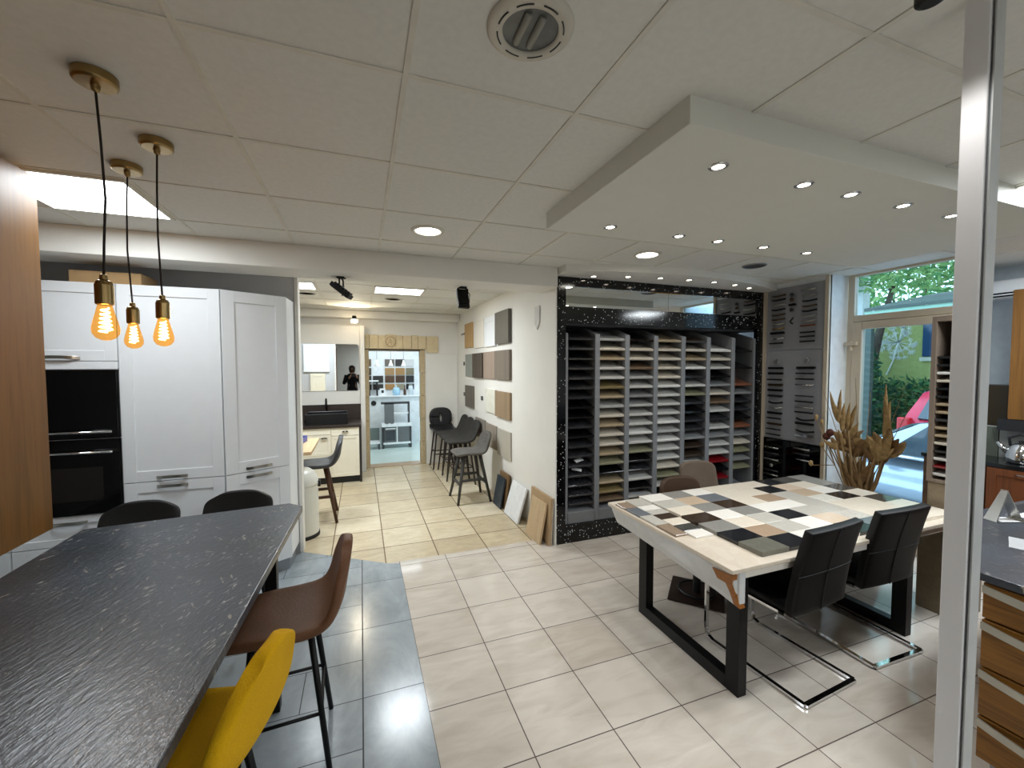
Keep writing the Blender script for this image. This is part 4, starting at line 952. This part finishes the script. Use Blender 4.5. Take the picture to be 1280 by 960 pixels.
# ------------------------------------------------------------------ dried plant
M_dry=flat('dried stem','957850',.8,var=.2); M_dry2=flat('dried leaf','ab8d5e',.8,var=.25,scale=30); M_dry3=flat('dark dried pod','5a2a1c',.7)
t=thing('dried_plant_vase','tall floor vase with ochre dried palm fronds and stems by the window','dried plant',(4.16,2.36,0))
MB().lathe([(.09,0),(.13,.02),(.15,.2),(.12,.38),(.075,.46),(.09,.50),(.08,.50),(.065,.46)],32,cap=False).build('vase',stone('clay vase','7b5a3c','5d4128',.6,.5,10),t,smooth=True)
rnd=random.Random(3)
OX,OY=4.16,2.36
def V3(y,z,dx=0): return Vector((dx,y-OY,z))
st=MB()
for (y,z) in ((2.46,1.15),(2.55,1.02),(2.50,1.1),(2.42,1.0),(2.40,.9),(2.30,1.0),(2.22,1.05),(2.18,1.0),(2.34,.95),(2.26,1.1)):
    for q in range(2):
        dx=rnd.uniform(-.06,.06); b=.36+(y-2.36)*.5+2.0
        y0=2.36+(y-2.36)*.25
        st.tube([V3(2.36,.1),V3(y0,.52,dx*.4),V3(y0+(y-y0)*.45+rnd.uniform(-.02,.02),.72,dx*.8),V3(y+rnd.uniform(-.02,.02),z,dx)],[.013,.013,.010,.006],7)
st.build('stems',M_dry,t,smooth=True)
M_dryb=flat('dark dried sheath','7d5f3b',.85,var=.25,scale=30)
def blade(b,d,L,w,m,tw=0):
    b=Vector(b); d=Vector(d).normalized(); side=d.cross(Vector((1,tw,.1))).normalized(); out=side.cross(d)
    mm=MB(); n=7; vs=[]; 
    for q in range(n+1):
        f=q/n; ww=w*math.sin(PI*(.06+.90*f)**.75)*.5; c=b+d*L*f+out*(.10*L*f*f)
        vs+=[c-side*ww+out*.25*ww, c, c+side*ww+out*.25*ww]
    vs2=[v-out*.003 for v in vs]; fs=[]; o=len(vs)
    for q in range(n):
        for k in (0,1): fs.append((q*3+k,q*3+k+1,q*3+k+4,q*3+k+3)); fs.append((o+q*3+k+3,o+q*3+k+4,o+q*3+k+1,o+q*3+k))
        fs.append((q*3,q*3+3,o+q*3+3,o+q*3)); fs.append((q*3+2,o+q*3+2,o+q*3+5,q*3+5))
    mm.add(vs+vs2,fs); mm.build('leaf_blade',m,t,smooth=True)
def cluster(y,z,n,L,w,spread,ms,base=90,seed=0):
    r=random.Random(seed)
    for k in range(n):
        a=R(base+(k/(max(1,n-1))-.5)*spread+r.uniform(-6,6)); dx=r.uniform(-.35,.15)
        blade(V3(y+r.uniform(-.015,.015),z+r.uniform(-.03,.03),r.uniform(-.03,.03)),(dx,math.cos(a),math.sin(a)),L*r.uniform(.8,1.15),w*r.uniform(.8,1.2),ms[k%len(ms)],r.uniform(-.3,.3))
cluster(2.50,1.16,5,.26,.045,40,[M_dry2],88,1)          # tall spears
cluster(2.56,1.22,2,.28,.045,10,[M_dry2],80,11)
cluster(2.49,1.02,9,.18,.06,120,[M_dry2,M_dry],90,2)
cluster(2.42,.92,8,.20,.07,110,[M_dry2,M_dryb],85,3)
cluster(2.55,.98,6,.13,.05,150,[M_dry2,M_dry],110,4)
cluster(2.185,1.12,3,.38,.05,10,[M_dry2],88,5)          # single tall spear pair
cluster(2.19,.96,10,.22,.075,95,[M_dry2,M_dryb,M_dry],95,6)
cluster(2.25,.90,6,.20,.07,80,[M_dryb,M_dry2],100,7)
cluster(2.44,.62,9,.30,.07,70,[M_dryb,M_dry],95,8)
cluster(2.36,.55,6,.28,.06,60,[M_dryb,M_dry],90,9)
for (y,z) in ((2.66,1.02),(2.63,1.06)):
    MB().lathe([(.002,0),(.03,.02),(.034,.045),(.016,.07),(.001,.075)],12,tuple(V3(y,z))).build('seed_pod',M_dry3,t,smooth=True); MB().tube([V3(y,z),V3(2.52,.75),V3(2.40,.45)],.005,5).build('pod_stem',M_dry,t)
for (y,z,r_) in ((2.70,.94,.022),(2.76,1.20,.016),(2.71,1.16,.015),(2.80,.74,.02)):
    MB().lathe([(.002,0),(r_,.02),(r_*.8,.05),(.001,.06)],10,tuple(V3(y,z))).build('seed_pod',M_dry2,t,smooth=True); MB().tube([V3(y,z+.01),V3(2.58,.80),V3(2.42,.45)],.004,5).build('pod_stem',M_dry,t)
for (y,z) in ((2.42,1.62),(2.70,1.52),(2.08,1.48),(2.02,1.40),(2.30,1.5)):
    MB().tube([V3(2.36,.4),V3(2.36+(y-2.36)*.3,.8),V3(y,z,-.02)],[.004,.004,.0015],5).build('thin_twig',M_dry,t)

# ------------------------------------------------------------------ rack on stone plinth by the post
M_pl=stone('beige brown stone','8a7a62','6f604a',.7,.35,6)
t=thing('stone_plinth','rough beige stone plinth block with pale marble ledge beside the table end','plinth',(4.06,1.44,0))
BX(-.315,.0,.10,.32,0,.585).build('lower_block',M_pl,t,bevel=.01); BX(-.325,.0,.09,.33,.585,.645).build('marble_ledge',stone('pale ledge marble','d9d2c3','bdb4a2',.6,.2,6),t,bevel=.008); BX(-.29,-.01,.11,.29,.645,.915).build('upper_block',M_pl,t,bevel=.012)
t=thing('sample_tower','tall brown laminate tower of stone samples standing on the stone plinth','display rack',(4.06,1.44,.915))
M_tw=wood('tower laminate','6d5f53','7d6e61','z')
BX(-.30,-.04,.265,.29,0,1.155).build('side_panel',M_tw,t); BX(-.30,-.04,.115,.135,0,1.155).build('side_panel',M_tw,t); BX(-.30,-.04,.135,.265,1.12,1.155).build('top_panel',M_tw,t); BX(-.06,-.04,.135,.265,0,1.12).build('back_panel',flat('tower back','251f1b',.7),t); BX(-.30,-.06,.135,.265,0,.02).build('bottom_panel',M_tw,t)
cs='LRLKCTTDTTKKCWKK'
for k,ch in enumerate(cs):
    z=.94+.028+.0545*k
    o=MB().at(Matrix.Rotation(R(-8),4,'Y')).box(0,.20,-.063,.063,-.008,.008).build('stone_sample',smats[ch],None,(3.775,1.64,z),bevel=.001,seg=1)
    tag(o,'%s stone slab in the tower on the plinth, slot %s from the bottom'%(PAL[ch][0],ORD[k]),'stone sample','stone samples in the tower')

# ------------------------------------------------------------------ white post and kitchen area
pt=MB(); pt.box(1.44,1.49,.5765,.6245,0,H)
struct('trim_13', pt, flat('post paint','ececee',.55,var=.01), bevel=.003)
gp=MB(); gp.box(1.450,1.48,.571,.5765,0,H); struct('trim_14', gp, flat('grey seal','7c8082',.35), bevel=.001)
gp=MB(); gp.box(1.445,1.485,.568,.571,0,H); struct('trim_15', gp, flat('pale bead','b9bbba',.4))
t=thing('kitchen_island','kitchen island with curved-handle wood drawers under black granite, behind the white post','kitchen island',(2.335,0,0))
BX(.03,1.7,-1.4,.885,.13,.865).build('carcass',M_oaky,t); BX(.08,1.65,-1.35,.87,0,.13).build('plinth',M_alu,t)
MB().prism([(-.012,-1.45),(-.012,.89),(.06,.97),(.75,1.29),(1.75,1.29),(1.75,-1.45)],.868,.90).build('countertop',M_gr,t,bevel=.003)
for (z0,z1) in ((.716,.862),(.518,.712),(.316,.514),(.135,.312)):
    d=BX(0,.03,-.30,.883,z0+.002,z1-.002).build('drawer',M_oaky,t,bevel=.003)
    zc=z1-.035
    m=MB(); m.shell(lambda u,v:(-.004-.05*math.sin(PI*u)**.8,-.10+.98*u,zc-.004+.03*v-.018*math.sin(PI*u)),20,2,.008); m.build('handle',flat('pale bow handle','a9a69a',.35,.4),d)
t=thing('tent_card_stand','silver tent-shaped card stand on the black island top','card stand',(3.17,1.17,.90),R(-20))
m=MB(); m.box(-.02,.12,-.035,.035,0,.005)
for (xa,xb) in ((-.02,.05),(.12,.05)): m.add([(xa-.003,-.03,.004),(xa+.003,-.03,.004),(xa+.003,.03,.004),(xa-.003,.03,.004),(xb-.003,-.016,.16),(xb+.003,-.016,.16),(xb+.003,.016,.16),(xb-.003,.016,.16)],[(3,2,1,0),(4,5,6,7),(0,1,5,4),(1,2,6,5),(2,3,7,6),(3,0,4,7)])
if 1: m.box(.047,.053,-.016,.016,.155,.166)
m.build('bent_plate',M_steel,t)
BX(.0,.10,-.033,.033,.005,.007).build('base_card',flat('paper','eeeeee'),t)
for k,(lab,w,h,z,c) in enumerate((('pale grey brochure at the bottom of the pile on the island',.16,.12,0,'c9cacc'),('white brochure in the middle of the pile on the island',.14,.11,.021,'e4e4e4'),('thin white brochure on top of the pile on the island',.11,.10,.046,'dcdcdd'))):
    o=BX(-w,w,-h,h,0,.02).build('brochure',flat('brochure '+c,c,.6),None,(3.46-.01*k,1.03,.90+z),R(14*k),bevel=.002); tag(o,lab,'brochure','brochures on the island')
o=BX(-.08,.10,-.07,.07,0,.004).build('paper_sheet',flat('grey paper','9b9c9d',.7),None,(2.86,.93,.90),R(20)); tag(o,'grey sheet of paper lying near the island edge','paper')
t=thing('back_counter','dark wood kitchen counter with black worktop along the far kitchen wall','kitchen counter',(5.05,0,0))
BX(.03,.59,-1.6,2.36,.1,.865).build('carcass',M_oaky,t); BX(.06,.59,-1.6,2.36,0,.1).build('plinth',M_dark,t); BX(0,.595,-1.6,2.37,.865,.90).build('worktop',flat('black worktop','101112',.15),t,bevel=.003)
M_cher=wood('cherry door','4a2713','6f3d1d','z')
for (a,b) in ((1.93,2.35),(1.40,1.925),(.87,1.395),(.3,.865)):
    d=MB(); 
    d.box(.008,.03,a+.003,b-.003,.11,.86); d.box(0,.008,a+.003,a+.06,.11,.86); d.box(0,.008,b-.06,b-.003,.11,.86); d.box(0,.008,a+.06,b-.06,.80,.86); d.box(0,.008,a+.06,b-.06,.11,.17)
    d=d.build('door',M_cher,t,bevel=.001); MB().tube([(-.002,(a+b)/2-.09,.83),(-.03,(a+b)/2-.07,.83),(-.03,(a+b)/2+.07,.83),(-.002,(a+b)/2+.09,.83)],.006,6).build('handle',M_steel,d)
t=thing('splash_panel','dark brown splashback panel on the far kitchen wall','splashback',(5.648,1.9,.95)); BX(-.012,0,-.8,.44,-.045,.595).build('panel',flat('umber panel','4a3c24',.4),t); BX(-.013,.0,-.8,.44,.595,.603).build('edge_strip',M_alu,t)
for (y0,y1,z1,c,lab) in ((2.005,2.17,1.172,'6f7366','dull green panel standing on the far black worktop'),(1.85,1.998,1.172,'9a9b94','pale grey panel standing on the far black worktop')):
    t=thing('standing_panel',lab,'panel',(5.45,(y0+y1)/2,.90)); BX(-.012,.012,-(y1-y0)/2,(y1-y0)/2,0,z1-.90).build('board',flat('panel '+c,c,.5),t); BX(-.013,.013,-(y1-y0)/2,(y1-y0)/2,z1-.90,z1-.896).build('edge_strip',flat('paper','eeeeee'),t)
t=thing('kettle','shiny chrome kettle with spout on the far black worktop','kettle',(5.22,1.79,.90))
MB().lathe([(.075,0),(.085,.02),(.088,.06),(.075,.12),(.045,.16),(.03,.17),(.001,.172)],28).build('kettle_body',M_chrome,t,smooth=True); MB().tube([(-.02,.06,.08),(-.03,.10,.13),(-.035,.125,.17)],[.022,.016,.012],10).build('spout',M_chrome,t,smooth=True)
MB().tube([(0,.06,.14),(0,.07,.21),(0,.0,.25),(0,-.07,.21),(0,-.06,.14)],.010,8).build('handle',M_dark,t,smooth=True); MB().lathe([(.012,.17),(.016,.19),(.001,.195)],14).build('lid_knob',M_dark,t)
t=thing('wooden_wall_cabinet','golden brown wooden wall cabinet above the kitchen worktop','kitchen cabinet',(5.30,1.4,1.26))
BX(.0,.345,-.9,.50,0,1.12).build('carcass',wood('cabinet wood','5f3d14','7a521f','z'),t); BX(-.02,0,-.0,.498,.005,1.115).build('door',wood('cabinet wood','5f3d14','7a521f'),t,bevel=.002); BX(-.02,0,-.9,-.004,.005,1.115).build('door',wood('cabinet wood','5f3d14','7a521f'),t,bevel=.002); BX(-.015,.33,-.9,.56,-.10,0).build('light_pelmet',M_dark,t)
t=thing('air_conditioner','white wall air conditioner high on the far kitchen wall','air conditioner',(5.648,1.8,2.335))
MB().box(-.20,0,-.6,.44,.0,.165).build('casing',M_white,t,bevel=.02); BX(-.205,-.13,-.58,.36,.012,.05).build('outlet_slot',M_black,t); MB().tube([(-.206,-.58,.03),(-.206,.36,.03)],.006,6).build('louvre',M_white,t)

# ------------------------------------------------------------------ outside
struct('street_ground', BX(5.8,40,-25,35,-.75,-.65), flat('asphalt','8d8f90',.8,var=.15,scale=5))
M_yel=flat('yellow green render','a5af6a',.8); M_dkroof=flat('dark roof','3d4a44',.7)
t=thing('street_building','yellow green building across the street with dark window','building',(14,0,-.65))
BX(0,6,5.9,7.75,0,4.0).build('facade',M_yel,t); BX(0,6,-6,5.9,0,4.0).build('side_wing',M_yel,t)
BX(-.06,0,6.02,6.60,2.62,3.52).build('window',flat('blue dark glass','2f4d6d',.1),t); BX(-.09,0,6.0,6.64,2.50,2.60).build('window_sill',flat('pale sill','cfd3c0',.7),t)
BX(-.05,0,6.05,6.30,2.22,2.36).build('number_plate',flat('blue plate','3b6fae',.4),t)
m=MB(); rn=random.Random(5); cy,cz=7.15,3.02
for k in range(46):
    a=rn.uniform(0,2*PI); r0=rn.uniform(.18,.42); y,z=cy+r0*math.cos(a),cz+r0*math.sin(a)
    m.tube([(-.015,cy,cz),(-.015,y,z)],.006,4)
    for q in range(5):
        b=a+(q-2)*.6; m.tube([(-.015,y,z),(-.015,y+.09*math.cos(b),z+.09*math.sin(b))],.008,4)
m.tube([(-.015,cy,cz),(-.015,cy+.1,cz-.5),(-.015,cy+.25,cz-.9)],.02,5)
m.build('painted_dandelion',flat('white mural paint','e6efe6',.8),t)
t=thing('canopy_roof','dark sloping canopy roof seen through the transom','roof',(11.0,0,0))
m=MB(); m.add([(0,-4,2.98),(0,6.3,2.98),(2.8,6.3,3.5),(2.8,-4,3.5),(0,-4,3.05),(0,6.3,3.05),(2.8,6.3,3.57),(2.8,-4,3.57)],[(3,2,1,0),(4,5,6,7),(0,1,5,4),(1,2,6,5),(2,3,7,6),(3,0,4,7)]); m.build('roof_slab',M_dkroof,t)
m=MB(); m.box(.02,.10,-4,6.3,2.68,2.98); m.build('fascia',flat('pale green fascia','7fa38f',.6),t)
for y in (6.2,0): BX(.0,.12,y-.06,y+.06,-.65,2.7).build('post',M_dkroof,t)
t=thing('white_gate_pillar','pale rendered pillar across the street, seen through the transom','pillar',(13.45,7.95,-.65)); BX(-.15,.15,-.3,.3,0,5.2).build('shaft',flat('white render','b3b9b6',.8),t); BX(-.2,.2,-.35,.35,5.2,5.3).build('cap_stone',flat('white render','d8dedb'),t)
def foliage(name,parent,n,ctr,rad,size,cols,seed):
    rn=random.Random(seed); m=MB()
    for k in range(n):
        while True:
            p=Vector((rn.uniform(-1,1),rn.uniform(-1,1),rn.uniform(-1,1)))
            if p.length<1 and (p.length>.5 or rn.random()<.3): break
        p=Vector((ctr[0]+p.x*rad[0],ctr[1]+p.y*rad[1],ctr[2]+p.z*rad[2])); s=size*rn.uniform(.6,1.4)
        a=Vector((rn.uniform(-1,1),rn.uniform(-1,1),rn.uniform(-1,1))).normalized(); b=a.orthogonal().normalized()
        m.mi=rn.randrange(len(cols)); m.add([p-a*s,p+b*s*.45,p+a*s,p-b*s*.45],[(0,1,2,3)])
    return m.build(name,cols,parent)
def leafm(n,c):
    t=NT(n); b=t.n('ShaderNodeBsdfDiffuse'); t.set(b,0,lin(c)); tr=t.n('ShaderNodeBsdfTranslucent'); t.set(tr,0,lin(c)); mx=t.n('ShaderNodeMixShader'); t.set(mx,0,.45); t.set(mx,1,b.outputs[0]); t.set(mx,2,tr.outputs[0]); t.t.links.new(mx.outputs[0],t.out.inputs[0]); return t.mat
G1,G2,G3=leafm('leaf light','8fae72'),leafm('leaf mid','5f8f5c'),leafm('leaf deep','3c6a55')
M_bark=flat('bark','4b4238',.9,var=.3,scale=20)
def tree(label,x,y,h,ctr,rad,n,size,seed,cols):
    t=thing('street_tree',label,'tree',(x,y,-.65),0,'trees across the street')
    MB().tube([(0,0,0),(.05,.05,h*.4),(.2,-.1,h*.7),(.4,-.3,h)],[.16,.13,.1,.05],10).build('trunk',M_bark,t,smooth=True)
    MB().tube([(.05,.05,h*.5),(-.3,.3,h*.75),(-.7,.6,h)],[.09,.07,.03],8).build('branch',M_bark,t,smooth=True)
    f=foliage('foliage',t,n,ctr,rad,size,cols,seed)
tree('leafy green street tree spreading over the canopy roof',12.9,7.25,4.5,(0,-1.4,6.15),(.9,4.2,1.95),12000,.09,1,[G1,G1,G2])
tree('tall leafy tree behind the yellow green building',23.5,11.5,6,(0,0,6),(3,4.5,2.6),3500,.2,2,[G1,G2])
t=thing('street_hedge','dark green bushy hedge growing behind the parked cars','hedge',(12.2,7.65,-.65)); foliage('leaf_mass',t,5200,(0,0,1.7),(.9,1.05,1.9),.10,[G2,G3,G3],3); MB().tube([(0,0,0),(0,.1,1.2)],[.06,.03],8).build('stem',M_bark,t)
t=thing('street_bush','green bush in front of the yellow green building','bush',(13.55,6.78,-.65)); foliage('leaf_mass',t,2600,(0,0,.95),(.38,1.6,1.15),.09,[G2,G3],4); MB().tube([(0,0,0),(0,.1,.9)],[.05,.02],8).build('stem',M_bark,t)
# cars, side towards the window (length along Y)
def car(label,loc,rz,paint,L=4.2,Wd=1.72,hatch=False):
    t=thing('parked_car',label,'car',loc,rz,None)
    h0=.30; belt=.90; top=1.45
    # body lower shell: sections along length (y from -L/2 front to L/2 rear)
    low=[(-L/2,.45,.62,.72),(-L/2+.1,.30,.75,.80),(-L/2+.8,.22,.86,.95),(-L/2+1.25,.22,.93,1.0),(0,.22,.95,1.0),(L/2-.9,.22,.97,1.0),(L/2-.15,.28,.98 if hatch else .93,.94),(L/2,.42,.80,.80)]
    vs=[];fs=[]
    for (y,zb,zt,k) in low:
        w=Wd/2*k
        vs+=[(-w*.92,y,zb),(-w,y,(zb+zt)/2),(-w*.95,y,zt),(w*.95,y,zt),(w,y,(zb+zt)/2),(w*.92,y,zb)]
    for i in range(len(low)-1):
        for k in range(6): fs.append((i*6+k,i*6+(k+1)%6,(i+1)*6+(k+1)%6,(i+1)*6+k))
    fs.append((5,4,3,2,1,0)); e=(len(low)-1)*6; fs.append(tuple(e+k for k in range(6)))
    MB().add(vs,fs).build('car_body',paint,t,smooth=True,sub=1)
    r0,r1=(-L/2+1.2,L/2-.1) if hatch else (-L/2+1.2,L/2-.55)
    gh=[(r0,.90,.94),(r0+.75,1.36,.80),(r0+1.2,1.43,.78),(r1-.9,1.42,.78),(r1-.45,1.34,.80),(r1,.92,.90)]
    vs=[];fs=[]
    for (y,z,k) in gh: vs+=[(-Wd/2*k*1.0,y,z),(Wd/2*k*1.0,y,z)]
    bot=[(-Wd/2*.94,r0,.9),(Wd/2*.94,r0,.9),(-Wd/2*.94,r1,.9),(Wd/2*.94,r1,.9)]
    n=len(gh)
    for i in range(n-1): fs.append((2*i,2*i+1,2*i+3,2*i+2))
    o=2*n; vs+=[(-Wd/2*.95,y,.9) for y,_,_ in gh]+[(Wd/2*.95,y,.9) for y,_,_ in gh]
    for i in range(n-1):
        fs.append((2*i,2*i+2,o+i+1,o+i)); fs.append((2*i+3,2*i+1,o+n+i,o+n+i+1))
    MB().add(vs,fs).build('cabin',paint,t,bevel=.03,smooth=True)
    gl=flat('car window glass','22343f',.04,0,.8)
    for s in (-1,1):
        for (ya,yb) in ((r0+.45,r0+1.45),(r0+1.53,r1-.42)):
            m=MB(); q=lambda y,z: (s*(Wd/2*(.955-(z-.9)/.5*.155)+.012),y,z)
            a=[q(ya,.95),q(yb,.95),q(yb-.12 if yb>r0+2 else yb,1.36),q(ya+(.42 if ya<r0+1 else 0),1.36)]
            m.add(a+[(p[0]-s*.02,p[1],p[2]) for p in a],[(0,1,2,3),(7,6,5,4),(0,4,5,1),(1,5,6,2),(2,6,7,3),(3,7,4,0)]); m.build('side_window',gl,t)
            MB().tube([(s*(Wd/2*.965+.012),ya-.1,.925),(s*(Wd/2*.965+.012),yb+.1,.925)],.012,6).build('belt_trim',M_chrome,t)
            MB().tube([(s*(Wd/2*.975),yb-.30,.80),(s*(Wd/2*.975+.03),yb-.27,.805),(s*(Wd/2*.975+.03),yb-.12,.805),(s*(Wd/2*.975),yb-.09,.80)],.014,6).build('door_handle',M_chrome,t)
        MB().box(s*(Wd/2+.02),s*(Wd/2+.18),r0+.35,r0+.48,.93,1.07).build('wing_mirror',paint,t,bevel=.03)
        for y in (-L/2+.8,L/2-.85):
            w=MB().at(Matrix.Translation((s*(Wd/2-.12),y,.31))@Matrix.Rotation(PI/2,4,'Y')); w.lathe([(.20,-.09),(.30,-.09),(.31,-.06),(.31,.06),(.30,.09),(.20,.09)],28); w.build('wheel',M_rub,t)
    for (ya,za,yb,zb) in ((r1-.42,1.33,r1-.05,.97),(r0+.08,.97,r0+.68,1.32)):
        m=MB(); w=Wd/2*(.62 if hatch else .76); dy=.03 if yb>0 and ya>0 else -.03
        a=[(-w,ya,za+.035),(w,ya,za+.035),(w*1.06,yb,zb+.03),(-w*1.06,yb,zb+.03)]; m.add([(p[0],p[1]+dy*.6,p[2]) for p in a]+[(p[0],p[1],p[2]-.02) for p in a],[(0,1,2,3),(7,6,5,4),(0,4,5,1),(1,5,6,2),(2,6,7,3),(3,7,4,0)]); m.build('rear_window' if ya>0 else 'windscreen',gl,t)
    for s in (-1,1):
        MB().box(s*Wd*.36,s*Wd*.46,L/2-.14,L/2+.0,.72,1.0).build('tail_light',flat('tail red','b3141c',.2),t,bevel=.02)
        MB().box(s*Wd*.26,s*Wd*.40,-L/2-.0,-L/2+.12,.60,.72).build('headlight',M_chrome,t,bevel=.02)
    return t
car('silver grey car parked right outside the window',(7.46,3.05,-.38),PI,flat('silver paint','aeb9c4',.18,.4,var=.01))
rc=car('red hatchback parked behind the silver car',(11.65,4.0,-.58),R(90),flat('red paint','b3183c',.2,.1,var=.01),3.9,1.5,True); rc.scale=(1.3,1.05,1.33)

# ------------------------------------------------------------------ person seen in the basin mirror
t=thing('oak_tall_panel','oak tall cabinet behind the viewer, seen in the basin mirror','kitchen cabinet',(-1.15,-1.3,0)); BX(-.35,.35,-.3,0,0,2.4).build('carcass',M_oak,t); BX(-.345,.345,0,.02,.1,2.39).build('door',M_oak,t,bevel=.002)
def person():
    t=thing('person','person in dark clothes holding up a phone, seen only in the basin mirror','person',(-.28,-.42,0))
    J={'pel':(0,0,.95,.13),'sp':(0,0,1.12,.125),'ch':(0,0,1.32,.14),'nk':(0,.01,1.50,.055),'hd0':(0,.02,1.60,.085),'hd':(0,.03,1.68,.095),
       'ls':(-.18,0,1.42,.06),'le':(-.24,.12,1.20,.045),'lw':(-.04,.30,1.42,.032),'rs':(.18,0,1.42,.06),'re':(.24,.12,1.20,.045),'rw':(.14,.30,1.42,.032),
       'lh':(-.10,0,.90,.09),'lk':(-.11,.02,.50,.065),'la':(-.11,-.01,.09,.042),'lt':(-.12,.13,.035,.035),'rh':(.10,0,.90,.09),'rk':(.11,.02,.50,.065),'ra':(.11,-.01,.09,.042),'rt':(.12,.13,.035,.035)}
    E=[('pel','sp'),('sp','ch'),('ch','nk'),('nk','hd0'),('hd0','hd'),('ch','ls'),('ls','le'),('le','lw'),('ch','rs'),('rs','re'),('re','rw'),('pel','lh'),('lh','lk'),('lk','la'),('la','lt'),('pel','rh'),('rh','rk'),('rk','ra'),('ra','rt')]
    # five fingers per hand, curled around the phone
    for s,wn in ((-1,'lw'),(1,'rw')):
        wx_,wy,wz,_=J[wn]
        for q in range(5):
            a='%sf%d'%(wn,q); dx=-s*(.012+.004*q)
            if q<4:
                J[a+'a']=(wx_+dx*.5,wy+.045,wz+.055-.020*q,.010); J[a+'b']=(wx_-s*.035,wy+.055,wz+.062-.020*q,.008)
            else:
                J[a+'a']=(wx_-s*.01,wy+.015,wz+.06,.010); J[a+'b']=(wx_-s*.03,wy+.02,wz+.09,.008)
            E+= [(wn,a+'a'),(a+'a',a+'b')]
    ks=list(J); me=bpy.data.meshes.new('person_body'); me.from_pydata([J[k][:3] for k in ks],[(ks.index(a),ks.index(b)) for a,b in E],[])
    o=bpy.data.objects.new('person_body',me); COL.objects.link(o); o.parent=t
    mk=o.modifiers.new('skin','SKIN'); bpy.context.view_layer.update()
    if not me.skin_vertices: me.attributes
    for i,k in enumerate(ks):
        me.skin_vertices[0].data[i].radius=(J[k][3],J[k][3]*.9)
    me.skin_vertices[0].data[0].use_root=True
    sb=o.modifiers.new('subd','SUBSURF'); sb.levels=1; sb.render_levels=1
    me.materials.append(flat('skin','c99b80',.6))
    b=MB(); b.lathe([(.001,.105),(.06,.09),(.10,.04),(.105,-.02),(.09,-.10),(.085,-.14)],20,(0,-.005,1.68),cap=False); b.build('hair',flat('brown hair','2b1d14',.6),t,smooth=True)
    b=MB(); b.lathe([(.21,.42),(.19,.75),(.165,1.0),(.15,1.12),(.18,1.32),(.19,1.42),(.13,1.49),(.07,1.51)],24); b.v=[Vector((v.x,v.y*.78,v.z)) for v in b.v]; b.build('dark_dress',fabric('black cloth','121317'),t,smooth=True)
    for s in (-1,1):
        MB().tube([(s*.17,0,1.43),(s*.245,.12,1.20),(s*.16 if s>0 else -.10,.26,1.36)],[.075,.06,.045],12).build('sleeve',fabric('black cloth','121317'),t,smooth=True)
        MB().lathe([(.001,0),(.010,.003),(.010,.008),(.001,.012)],10,(s*.035,.118,1.685)).build('eye',M_dark,t)
    MB().tube([(0,.115,1.69),(0,.14,1.655),(0,.118,1.645)],[.008,.014,.008],6).build('nose',flat('skin','c99b80'),t,smooth=True)
    MB().tube([(-.025,.115,1.615),(0,.122,1.612),(.025,.115,1.615)],.006,6).build('mouth',flat('lips','9a5a50',.6),t)
    return t
person()
t=thing('phone','black smartphone held up by the person in the mirror','phone',(-.23,-.045,1.44)); BX(-.075,.075,-.004,.004,-.038,.038).build('case',M_dark,t,bevel=.003); BX(-.07,.07,-.0055,-.004,-.034,.034).build('screen',M_blackg,t)

# ------------------------------------------------------------------ world, camera, colour
w=bpy.data.worlds.new('sky'); SC.world=w; w.use_nodes=True; nt=w.node_tree; nt.nodes.clear()
o=nt.nodes.new('ShaderNodeOutputWorld'); bg=nt.nodes.new('ShaderNodeBackground'); sk=nt.nodes.new('ShaderNodeTexSky')
sk.sky_type='NISHITA'; sk.sun_disc=False; sk.sun_elevation=R(50); sk.sun_rotation=R(200); sk.air_density=1.2; sk.dust_density=2.0
bg.inputs[1].default_value=SKY; bg.inputs[0].default_value=(.62,.82,1.0,1)
nt.links.new(bg.outputs[0],o.inputs[0])
cd=bpy.data.cameras.new('camera'); cam=bpy.data.objects.new('camera',cd); COL.objects.link(cam)
cd.sensor_fit='HORIZONTAL'; cd.sensor_width=36; cd.lens=517.9/1280*36; cd.clip_start=.05; cd.clip_end=200
yaw,pitch,roll=.3494,-.0423,-.0021
fw=Vector((math.sin(yaw)*math.cos(pitch),math.cos(yaw)*math.cos(pitch),math.sin(pitch))); rt=Vector((math.cos(yaw),-math.sin(yaw),0)); up=rt.cross(fw)
r2=rt*math.cos(roll)+up*math.sin(roll); u2=-rt*math.sin(roll)+up*math.cos(roll)
cam.matrix_world=Matrix(((r2.x,u2.x,-fw.x,0),(r2.y,u2.y,-fw.y,0),(r2.z,u2.z,-fw.z,1.73),(0,0,0,1)))
SC.camera=cam
vs=SC.view_settings; vs.view_transform='Standard'; vs.look='None'; vs.gamma=1; vs.exposure=EXPO; vs.use_curve_mapping=False
SC.display_settings.display_device='sRGB'
cy=SC.cycles; cy.max_bounces=10; cy.diffuse_bounces=5; cy.glossy_bounces=5; cy.transparent_max_bounces=12; cy.sample_clamp_indirect=6; cy.caustics_reflective=False; cy.caustics_refractive=False; cy.use_denoising=True
